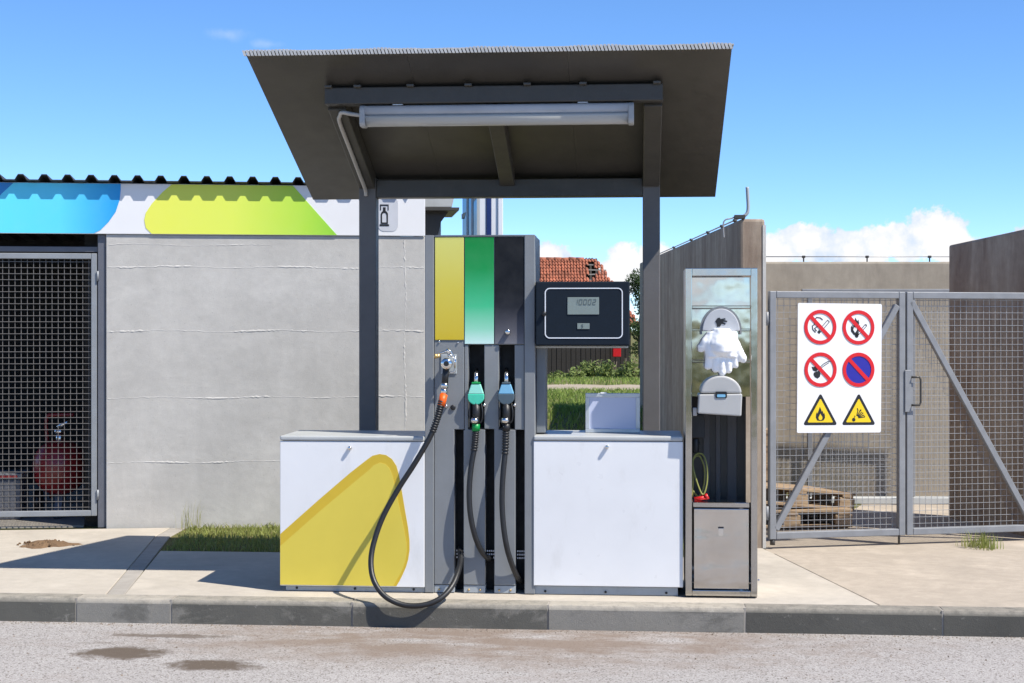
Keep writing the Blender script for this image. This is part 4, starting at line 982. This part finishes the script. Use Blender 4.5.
# flame and match
rg, cx, cz_ = prohibit(856.8, 327.2)
FL = [(-1,-9),(-5,-7.5),(-8,-4),(-8.2,0),(-6.5,3),(-6.2,-.5),(-4.6,4.5),(-3.4,9.8),(-1.2,6),(-.3,8),(.8,4.5),(.4,1.5),(1.8,2.5),(1.6,-1),(-.2,-4)]
glyph(rg, cx, cz_, [FL, rot([(0,-1.1),(13,-1.4),(14.2,-.6),(14.2,.6),(13,1.4),(0,1.1)], 47, (-1,-7.5)), circ(-1.8,-8.4,2.0,14)])
glyph(rg, cx, cz_, [rot([(2,-.5),(12.6,-.7),(12.6,.7),(2,.5)], 47, (-1,-7.5)), [(-3.6,-5.5),(-5.6,-2.5),(-4.6,.5),(-3.6,-1.5),(-2.6,2.5),(-1.6,-2.5)]], M_swht, 2)
# water on fire
rg, cx, cz_ = prohibit(819.2, 369.6)
glyph(rg, cx, cz_, [[(-9.5,3),(-7,2.4),(-4.2,4.6),(-2,1.2),(-4.4,-2.2),(-8,-1)], [(-7,-3),(-1.5,-1),(0,-4),(-.5,-7),(-3,-9),(-6,-7.5),(-7.5,-5)], strip([(-1.5,1.5),(3,5.5),(8,8.2),(12,8.6)], .7), strip([(-1,.4),(4,4),(9,7)], .6)])
# no parking disc
rg, cx, cz_ = prohibit(857.2, 369.6, M_sblue)
# warning triangles
def triang(px, py, polys):
    cx, cz_ = S(px, py); k = SK
    def rt(R_, rr):
        o = []
        for a in (90, 210, 330):
            c = (cx+(R_-2*rr)*k*math.cos(math.radians(a)), cz_+(R_-2*rr)*k*math.sin(math.radians(a)))
            o += [(c[0]+rr*k*math.cos(math.radians(a+b)), c[1]+rr*k*math.sin(math.radians(a+b))) for b in (-60,-30,0,30,60)]
        return o
    bk = flat(rt(21.5,1.6), M_sblk, 0, 'warning_triangle', sgn); flat(rt(16,.8), M_syel, 1, 'triangle_field', bk)
    for pl_ in polys: flat([(cx+a*k, cz_+b*k) for a,b in pl_], M_sblk, 2, 'pictogram', bk)
    return bk, cx, cz_
bk, cx, cz_ = triang(819.4, 414.2, [[(0,-6.5),(-3.4,-6),(-4.9,-3),(-4.6,.4),(-3.5,2.6),(-3.2,.6),(-2.2,3.2),(-.6,7.6),(.9,4.6),(1.3,2.6),(2,4),(2.9,1.9),(3,.4),(4,1.8),(4.9,-1),(4.9,-3.6),(3.4,-6)]])
flat([(cx+a*SK, cz_+b*SK) for a,b in [(0,-5.8),(-1.7,-5),(-2.1,-3),(-.7,-.2),(0,.8),(.8,-.8),(2.1,-2.6),(1.8,-5)]], M_syel, 3, 'pictogram', bk)
bk, cx, cz_ = triang(857.8, 414.2, [circ(-5.4,-5.4,1.9,12), strip([(-5,-3.4),(-4,-2.2),(-4.6,-1.4)], .7)]+
    [strip([(-3+2.6*math.cos(math.radians(a)), -4+2.6*math.sin(math.radians(a))), (-3+l*math.cos(math.radians(a)), -4+l*math.sin(math.radians(a)))], .9) for a,l in ((8,10),(20,9.5),(33,9),(46,9),(60,9.5),(75,9))]+
    [[(1.5,2.5),(3,4),(2.2,5.2),(.8,4)], [(-1.8,3.8),(-.6,5.6),(-2,6.4)], [(3.4,.4),(5,.8),(4.4,2.2)], [(5,-3),(6.6,-2.6),(6,-1.4)]])

# inner cage fence behind the gate
FD = 14.0
def fpt(px, py, d=FD): v = c2w((px-512)/F*d, d); return Vector((v.x,v.y,EYE-(py-HY)/F*d))
fa, fb = fpt(802,500), fpt(1010,500)
fen = thing('mesh_fence', 'galvanised mesh fence standing against the back yard wall', 'fence', (fa.x,fa.y,0), TH)
fl_ = (fb-fa).to_2d().length; ft = fpt(850,289).z
mb = MB(); mb.box(0,fl_,0,.04,ft-.045,ft); mb.build('top_rail', M_galv, fen, .004, 1, local=True)
for px in (810, 913, 1005):
    x = (fpt(px,500)-fa).length; mb = MB(); mb.box(x-.022,x+.022,-.002,.042,.06,ft-.046); mb.build('post', M_galv, fen, .004, 1, local=True)
mb = MB(); mb.box(-.5,fl_,-.03,.09,-.01,fpt(850,497).z); mb.build('base_beam', M_cap, fen, .008, 1, local=True)
mb = MB(); x = .02
while x < fl_: mb.box(x-.002,x+.002,.043,.047,.08,ft-.03); x += .05
z = .1
while z < ft: mb.box(0,fl_,.0475,.0515,z-.002,z+.002); z += .05
mb.build('wire_mesh', M_galv, fen, local=True, kind='stuff')

# pallets and timber behind the gate
def pallet(label, loc, rz, tilt=(0,0), L_=1.0, Wd=.8):
    t = thing('pallet', label, 'pallet', loc, rz, 'wooden pallets behind the gate'); t.rotation_euler = (tilt[0], tilt[1], rz)
    b0 = None
    for lay, z, n in (('top_board', .122, 7), ('bottom_board', 0, 3)):
        src = None
        for i in range(n):
            y = -Wd/2+.05+(Wd-.1)*i/(n-1)
            if src is None:
                mb = MB(); mb.box(-L_/2,L_/2,-.047,.047,0,.022); src = mb.build(lay, M_wood, t, .003, 1, local=True); src.location = (0,y,z); b0 = src
            else: inst(src, t, (random.uniform(-.008,.008),y,z), (0,0,random.uniform(-.01,.01)))
    src = None
    for i in range(3):
        for j in range(3):
            x, y = -L_/2+.07+(L_-.14)*i/2, -Wd/2+.05+(Wd-.1)*j/2
            if src is None:
                mb = MB(); mb.box(-.07,.07,-.045,.045,0,.077); src = mb.build('block', M_wood, t, .003, 1, local=True); src.location = (x,y,.0225)
            else: inst(src, t, (x,y,.0225))
    for i in range(3):
        x = -L_/2+.07+(L_-.14)*i/2; mb = MB(); mb.box(x-.05,x+.05,-Wd/2,Wd/2,.100,.1215); mb.build('stringer', M_wood, t, .003, 1, local=True)
    return t
pc = c2w(2.18, 12.6)
pallet('lowest wooden pallet behind the left gate leaf', (pc.x, pc.y, .002), math.radians(12))
pallet('upper wooden pallet lying tilted on the lowest one', (pc.x-.01, pc.y+.03, .16), math.radians(24), (math.radians(-1), math.radians(6)))
pc2 = c2w(2.02, 13.45)
for i, lev in enumerate(('lowest', 'second', 'third', 'fourth', 'topmost')):
    pallet('%s pallet of the rear stack seen past the gate hinge' % lev, (pc2.x-.10+random.uniform(-.015,.015), pc2.y, .002+i*.1465), math.radians(4+random.uniform(-2,2)), L_=.62, Wd=.8)

# =================================================================== BACKGROUND
# sign tower seen over the dispenser
TD = 17.0
def tp(px, py, d=TD): v = c2w((px-512)/F*d, d); return Vector((v.x,v.y,EYE-(py-HY)/F*d))
a, b = tp(478,330), tp(502,330)
tow = thing('sign_tower', 'white sign tower with navy stripe and blue glass side behind the dispenser', 'tower', (a.x,a.y,.1), TH)
kx = TD/F
def tb(name, m, p0, p1, z0, z1, y0, y1): mb = MB(); mb.box((p0-478)*kx,(p1-478)*kx,y0,y1,z0,z1); return mb.build(name, m, tow, .004, 1, local=True)
HT = 4.6
tb('white_face', M_fascia, 479.5, 486.3, -.2, HT, 0, .5); tb('stripe', M_navy, 486.4, 491.0, -.2, HT, -.012, .5); tb('white_face', M_fascia, 491.1, 498, -.2, HT, 0, .5); tb('edge_cover', M_swht, 498.1, 502.8, -.2, HT, -.02, .5)
tb('corner_post', M_cap, 476.6, 479.4, -.2, HT, -.005, .05)
mb = MB(); w0 = (461.6-478)*kx; w1 = (476.5-478)*kx
gz0 = tp(468,216).z-.1
mb.add([(w0,.30,-.2),(w1,.0,-.2),(w1,.03,-.2),(w0,.33,-.2),(w0,.30,HT),(w1,.0,HT),(w1,.03,HT),(w0,.33,HT)], [(0,3,2,1),(4,5,6,7),(0,1,5,4),(1,2,6,5),(2,3,7,6),(3,0,4,7)]); mb.build('glass_side', M_glassb, tow, local=True)
mb = MB(); zz = tp(466,217).z-.1
mb.add([(w0-.01,.28,zz),(w0+.05,.24,zz+.03),(w1,-.012,zz+.22),(w1,-.012,zz+.27),(w0+.05,.22,zz+.08),(w0-.01,.26,zz+.05)]+[(w0-.01,.34,zz),(w0+.05,.33,zz+.03),(w1,.05,zz+.22),(w1,.05,zz+.27),(w0+.05,.33,zz+.08),(w0-.01,.34,zz+.05)],
   [(0,1,2,3,4,5),(11,10,9,8,7,6)]+[(i,i+6,(i+1)%6+6,(i+1)%6) for i in range(6)]); mb.build('sloping_rail', M_cap, tow, local=True)
for f in (.36,.7):
    x = w0+(w1-w0)*f; y = .30*(1-f); mb = MB(); mb.box(x-.012,x+.012,y-.012,y+.03,-.2,HT); mb.build('mullion', M_cap, tow, local=True)

# far tiled house
HD = 70.0
def hpnt(px, py, d=HD): v = c2w((px-512)/F*d, d); return Vector((v.x,v.y,EYE-(py-HY)/F*d))
ho = hpnt(640, 378); GZ = terrain(0,75)
house = thing('farm_house', 'old house with broken red tiled roof behind the display', 'house', (ho.x,ho.y,GZ), TH)
kx = HD/F
RX = lambda px: (px-640)*kx
ez = EYE+(HY-326)*kx-GZ; rz_ = EYE+(HY-259.5)*(kx*1.055)-GZ; RD = 3.9
wx0, wx1 = RX(330), RX(638)
mb = MB(); mb.box(wx0, wx1-.3, .35, 2*RD-.35, -.1, ez+.05); hw_ = mb.build('wall', M_woodd, house, local=True)
src = None; x = wx0+.1
while x < wx1-.4:
    if x > RX(520):
        if src is None: mb = MB(); mb.box(-.10,.10,-.03,0,.0,ez-.05); src = mb.build('board', M_woodd, hw_, .01, 1, local=True); src.location = (x,.35,0)
        else: inst(src, hw_, (x,.35+random.uniform(-.012,.012),random.uniform(-.03,.03)), (0,random.uniform(-.008,.008),0))
    x += .225
# roof core with a hole, tiles on top
rx1 = RX(600); hole = (RX(589.5), RX(599), .66, .95)         # x range and height fraction
def slope(x, f, h=0.0):                                     # point on the front slope
    n = Vector((0,-(rz_-ez),RD)).normalized(); p = Vector((x, RD*f, ez+(rz_-ez)*f)); return p+n*h
def hip(f): return wx1+.0-(wx1-rx1)*f                          # right-hand limit of the front slope
mb = MB()
base = [slope(wx0,0,-.06), slope(wx1,0,-.06), slope(hip(.88),.88,-.06), slope(RX(588),1,-.06), slope(wx0,1,-.06)]
hl = [slope(hole[0],hole[2],-.06), slope(hole[1]-.3,hole[2],-.06), slope(hole[1]-.1,hole[3],-.06), slope(hole[0],hole[3],-.06)]
f0 = [slope(wx0,0,-.06), slope(wx1,0,-.06), slope(hip(hole[2]),hole[2],-.06), slope(wx0,hole[2],-.06), slope(hole[0],hole[2],-.06), slope(hole[0],1,-.06), slope(wx0,1,-.06)]
mb.add(f0, [(0,1,2,3),(3,4,5,6)])
bk_ = [Vector((wx0,2*RD,ez)), Vector((wx1,2*RD,ez)), Vector((rx1,RD,rz_-.1)), Vector((wx0,RD,rz_-.1))]
mb.add(bk_, [(0,1,2,3)]); mb.add([Vector((wx1,0,ez-.06)), Vector((wx1,2*RD,ez)), Vector((rx1+.4,RD,rz_-.9))], [(0,1,2)])
roof = mb.build('roof', M_woodd, house, local=True)
mb = MB()
SL = math.hypot(RD, rz_-ez); rows = int(SL/.25); tw = .145
for r in range(rows+1):
    f = r/rows; f1 = min(1, (r+1.25)/rows)
    x = RX(430)
    while x < hip(f)-.02:
        inh = hole[0]+.1*math.sin(r*2.1) < x < hole[1]+.15*math.sin(r*1.7) and hole[2]+.02*math.sin(x*9) < f < hole[3]
        jag = f > .96 and x > RX(590)+.3*math.sin(r)
        if not inh and not jag:
            j = random.uniform(-.015,.015); h = random.uniform(0,.012)
            vs = []
            for ff, lift in ((f,.045), (f1,.0)):
                for q, hh_ in ((0,0),(.28,.055),(.55,.055),(.8,0),(1,.0)): vs.append(slope(x+q*tw+j, ff, lift+hh_+h))
            mb.add(vs, [(i,i+1,i+6,i+5) for i in range(4)]+[(0,1,2,3,4)])
        x += tw
mb.build('tiles', M_tile, roof, local=True, kind='stuff')
for i in range(int((RX(588)-RX(430))/.36)):                   # ridge tiles
    x = RX(430)+i*.36; mb = MB(); mb.tube([(x,RD,rz_-.02+random.uniform(-.02,.02)),(x+.38,RD,rz_-.01)], [.13,.115], 8); mb.build('ridge_tile', M_tile, roof, local=True)
for f in (.69,.77,.85,.93,1.0):
    mb = MB(); a_, b_ = slope(hole[0]-.25,f,-.03), slope(hole[1]+random.uniform(.1,.6),f+random.uniform(-.02,.02),-.03); mb.beam(a_, b_, .05, .06); mb.build('batten', mat('bare_batten', (.30,.27,.23), .8), roof, local=True)
for px in (593, 599):
    mb = MB(); mb.beam(slope(RX(px),.45,-.10), slope(RX(px)+.1,1.03,-.10), .09, .11); mb.build('rafter', M_woodd, roof, local=True)
# red box hung on the house wall
rbp = hpnt(617,352,69.4)
rbx = thing('red_box', 'small red box on the dark boarded wall of the far house', 'box', (rbp.x,rbp.y,rbp.z), TH)
mb = MB(); mb.box(-.18,.18,-.02,.62,-.22,.22); mb.build('body', mat('red_box_paint', rgb(190,14,16), .4), rbx, .02, 2, local=True)
mb = MB(); mb.box(-.2,.2,-.05,.62,.221,.26); mb.build('lid', mat('red_box_lid', rgb(160,10,14), .4), rbx, .01, 1, local=True)

# ---------------- vegetation
def blades(name, pts, hmin, hmax, w, m, lean=.5, m2=None, frac=0):
    mb = MB()
    V = mb.v; Fc = mb.f
    for (x,y,z) in pts:
        h = random.uniform(hmin,hmax); a = random.uniform(0,6.283); la = random.uniform(0,6.283); l = h*random.uniform(.1,lean)
        dx_, dy_ = math.cos(a)*w*.5, math.sin(a)*w*.5; lx, ly = math.cos(la)*l, math.sin(la)*l
        n = len(V)
        V += [(x-dx_,y-dy_,z-.01),(x+dx_,y+dy_,z-.01),(x+dx_*.8+lx*.35,y+dy_*.8+ly*.35,z+h*.55),(x-dx_*.8+lx*.35,y-dy_*.8+ly*.35,z+h*.55),(x+lx,y+ly,z+h)]
        Fc += [(n,n+1,n+2,n+3),(n+3,n+2,n+4)]; mb.sm += [True,True]
    me = bpy.data.meshes.new(name); me.from_pydata(V, [], Fc); me.polygons.foreach_set('use_smooth', mb.sm); me.materials.append(m)
    if m2: me.materials.append(m2); q = [1 if random.random() < frac else 0 for _ in pts]; me.polygons.foreach_set('material_index', [v for v in q for _ in (0,1)])
    o = bpy.data.objects.new(name, me); COL.objects.link(o); return o
pts = []
while len(pts) < 19000:
    x = random.uniform(-3.62, .62); y = random.uniform(10.74, 13.0)
    fy = fl.y+(x-fl.x)*math.tan(BL.rot)-.02
    if x < U1*math.cos(BL.rot)+fl.x and y > fy: continue
    if x < JB[0]+.21-(y-10.73)*.15+random.uniform(0,.09)*random.random(): continue
    if y < 10.80 and random.random() < .6: continue
    if x > .72-.07*(y-11.1): continue
    pts.append((x,y,terrain(x,y)))
tag(blades('grass_strip', pts, .014, .058, .0075, M_grass, 1.3, M_dry, .16), 'short green grass strip between the pavement and the concrete wall', 'grass', kind='stuff')
pts = []
for _ in range(34000):
    y = random.uniform(12.8, 27.3) if random.random() < .4 else random.uniform(20.5, 27.3); x = random.uniform(-3.2, .75-.07*(y-11.1)) if y < 21.2 else random.uniform(-4,3.5)
    if y < 17 and x < -1.75+.22*(y-12.4): continue
    pts.append((x,y,terrain(x,y)))
for _ in range(14000):
    y = 30.2+26*random.random()**1.3; x = random.uniform(-6,5); pts.append((x,y,terrain(x,y)))
tag(blades('meadow', pts, .03, .10, .018, M_grassf, .9, M_dry, .12), 'bright green mown meadow beyond the dispenser', 'grass', kind='stuff')
def leafy(mb, c, rx, ry, rz__, n, size):
    for _ in range(n):
        while True:
            p = Vector((random.uniform(-1,1),random.uniform(-1,1),random.uniform(-1,1)))
            if .25 < p.length < 1: break
        q = Vector((c[0]+p.x*rx, c[1]+p.y*ry, c[2]+p.z*rz__)); s = size*random.uniform(.6,1.3)
        a = Vector((random.gauss(0,1),random.gauss(0,1),random.gauss(0,.6))).normalized(); b = a.orthogonal().normalized(); b.rotate(Quaternion(a, random.uniform(0,6.28)))
        e = a*s; g = b*s*.45
        mb.add([q-e*.5, q+g*.5, q+e*.5, q-g*.5], [(0,1,2,3)])
def bush(label, px, py_top, d, wpx, dens=1.0):
    g = hpnt(px, 380, d); gz = terrain(g.x, g.y); top = EYE+(HY-py_top)/F*d; h = top-gz; w = wpx/F*d
    t = thing('bush', label, 'bush', (g.x,g.y,gz), 0, 'bushes in front of the far house'); mb = MB()
    for i in range(6):
        ox = random.uniform(-.5,.5)*w; hh_ = h*random.uniform(.5,.95)*(1-abs(ox/w)*.6); leafy(mb, (ox, random.uniform(-.2,.2)*w, hh_*.5), w*.28, w*.25, hh_*.55, int(110*dens), .13)
    mb.build('foliage', M_leaf, t, local=True)
    for i in range(5):
        mb = MB(); ox = random.uniform(-.3,.3)*w; mb.tube([(ox*.3,0,0),(ox*.7,.02,h*.4),(ox,0,h*.8)], [.03,.02,.008], 5); mb.build('stem', M_bark, t, local=True)
for args in (('leafy green bush left of the others below the display box', 556, 368, 46, 22), ('low leafy bush between two taller ones below the display box', 574, 366, 45, 24), ('tall leafy bush in the middle of the row before the far house', 594, 354, 47, 26),
             ('dense leafy bush beside the red box', 611, 356, 46, 24), ('leafy green bush nearest to the brown wall in the row', 630, 352, 45, 26), ('leafy bush at the far left of the row half behind the dispenser', 536, 366, 46, 22)): bush(*args)
# tree right of the house
tg = hpnt(641, 375, 62); tz0 = terrain(tg.x, tg.y)
tree = thing('tree', 'dark green tree beside the far house at the end of the brown wall', 'tree', (tg.x,tg.y,tz0))
mb = MB(); mb.tube([(0,0,-.1),(.03,0,1),(-.04,.05,2.2),(.05,0,3.4)], [.16,.13,.10,.05], 8)
for i in range(9):
    a = random.uniform(0,6.28); z = random.uniform(1.3,3); mb.tube([(0,0,z),(math.cos(a)*.5,math.sin(a)*.5,z+.5),(math.cos(a)*.9,math.sin(a)*.9,z+1)], [.05,.03,.01], 5)
mb.build('trunk', M_bark, tree, local=True)
mb = MB(); th_ = EYE+(HY-262)/F*62-tz0
for i in range(20):
    a = random.uniform(0,6.28); r_ = random.uniform(.1,.75); z = random.uniform(.28,.9)*th_; r_ *= 1.1-.55*z/th_
    leafy(mb, (math.cos(a)*r_, math.sin(a)*r_, z), .38, .38, .32, 260, .11)
mb.build('crown', M_tree, tree, local=True)
# tall dry stems at the end of the grass strip
def tuft(name, label, loc, n, hmin, hmax, spread, m, w=.006):
    t = thing(name, label, 'weed', loc); mb = MB()
    for i in range(n):
        a = random.uniform(0,6.28); r_ = random.uniform(0,spread); h = random.uniform(hmin,hmax); la = random.uniform(0,6.28); l = random.uniform(.1,.45)*h
        p0 = Vector((math.cos(a)*r_,math.sin(a)*r_,-.01)); p1 = p0+Vector((math.cos(la)*l*.3,math.sin(la)*l*.3,h*.6)); p2 = p0+Vector((math.cos(la)*l,math.sin(la)*l,h)); s = Vector((math.cos(a+1),math.sin(a+1),0))*w/2
        mb.add([p0-s,p0+s,p1+s*.8,p1-s*.8,p2], [(0,1,2,3),(3,2,4)], True)
    mb.build('blades', m, t, local=True); return t
def gpt(px, py): u = (px-512)/F; t_ = EYE*F/(py-HY); return c2w(u*t_, t_)
tuft('weed', 'wispy tall grass stems at the left end of the grass strip', gpt(188,529), 26, .08, .27, .10, M_dry, .004)
tuft('weed', 'lone grass stem against the concrete wall', gpt(199,528.6), 5, .12, .24, .02, M_dry, .004)
tuft('weed', 'small green and brown weed under the right gate leaf', gpt(985,546.5), 110, .03, .14, .16, M_grass, .007)
tuft('weed', 'dry brown weed beside the green one under the right gate leaf', gpt(972,546), 60, .02, .10, .12, M_dry, .005)
# clipped greenery, unseen behind the viewer, added to darken the steel stand's reflections
hd = thing('added_hedge', 'low dark green foliage row added out of view for reflections in the steel stand', 'added_hedge', (4, -22, -.16)); mb = MB()
for i in range(40):
    leafy(mb, (-9+18*i/39, random.uniform(-.1,.1), .5+random.uniform(-.04,.06)), .42, .45, .50, 230, .13)
mb.build('foliage', M_tree, hd, local=True)
mb = MB()
for i in range(30): x = -9+18*i/29; mb.tube([(x,0,-.1),(x+random.uniform(-.1,.1),0,.5)], [.03,.012], 5)
mb.build('stems', M_bark, hd, local=True)
# heap of soil on the pavement
hc = gpt(47,545)
heap = thing('soil_heap', 'small brown heap of soil on the pavement by the mesh door', 'soil', hc); mb = MB()
n = 26; vs = [(0,0,.028)]; fs = []
for k in range(1,8):
    for i in range(n):
        a = 2*math.pi*i/n; r_ = k/7*(1+.22*math.sin(a*3+1)+.12*math.sin(a*7)); vs.append((r_*.20*math.cos(a), r_*.17*math.sin(a), max(-.002, .034*(1-(k/7)**1.3)+random.uniform(-.006,.008)*(k<7))-.002*(k==7)))
for i in range(n): fs.append((0,1+i,1+(i+1)%n))
for k in range(6):
    for i in range(n): fs.append((1+k*n+i,1+(k+1)*n+i,1+(k+1)*n+(i+1)%n,1+k*n+(i+1)%n))
mb.add(vs, fs); mb.build('mound', M_dirt, heap, local=True)
for i in range(22):
    if i == 0: mb = MB(); mb.lathe([(.002,-.006),(.007,-.003),(.008,.002),(.003,.006)], (0,0,0), 6); clod = mb.build('clod', M_dirt, heap, local=True); clod.location = (.12,.03,.012)
    else:
        a = random.uniform(0,6.28); r_ = random.uniform(.05,.24); c = inst(clod, heap, (math.cos(a)*r_, math.sin(a)*r_*.8, .004 if r_ > .18 else .018)); s = random.uniform(.5,1.6); c.scale = (s,s,s)

# grit gathered at the foot of the kerb and strewn over the road
mb = MB()
for i in range(2600):
    x = random.uniform(-4.2, 3.6)
    y = KY-.006-abs(random.gauss(0,.05)) if random.random() < .62 else KY-random.uniform(.02,1.4)
    r_ = random.uniform(.0015,.0055) if random.random() < .93 else random.uniform(.006,.010)
    a = random.uniform(0,6.28); q = [(math.cos(a+k*2.09)*r_*random.uniform(.7,1.2), math.sin(a+k*2.09)*r_*random.uniform(.7,1.2)) for k in range(3)]
    mb.add([(x+u_x,y+u_y,RZ-.0005) for u_x,u_y in q]+[(x,y,RZ+r_*random.uniform(.5,1.1))], [(0,1,3),(1,2,3),(2,0,3)])
tag(mb.build('road_grit', concrete('grit', (.27,.215,.165), stain=.6, speck=.3, bump=.2)), 'fine brown grit along the foot of the kerb', 'grit', kind='stuff')
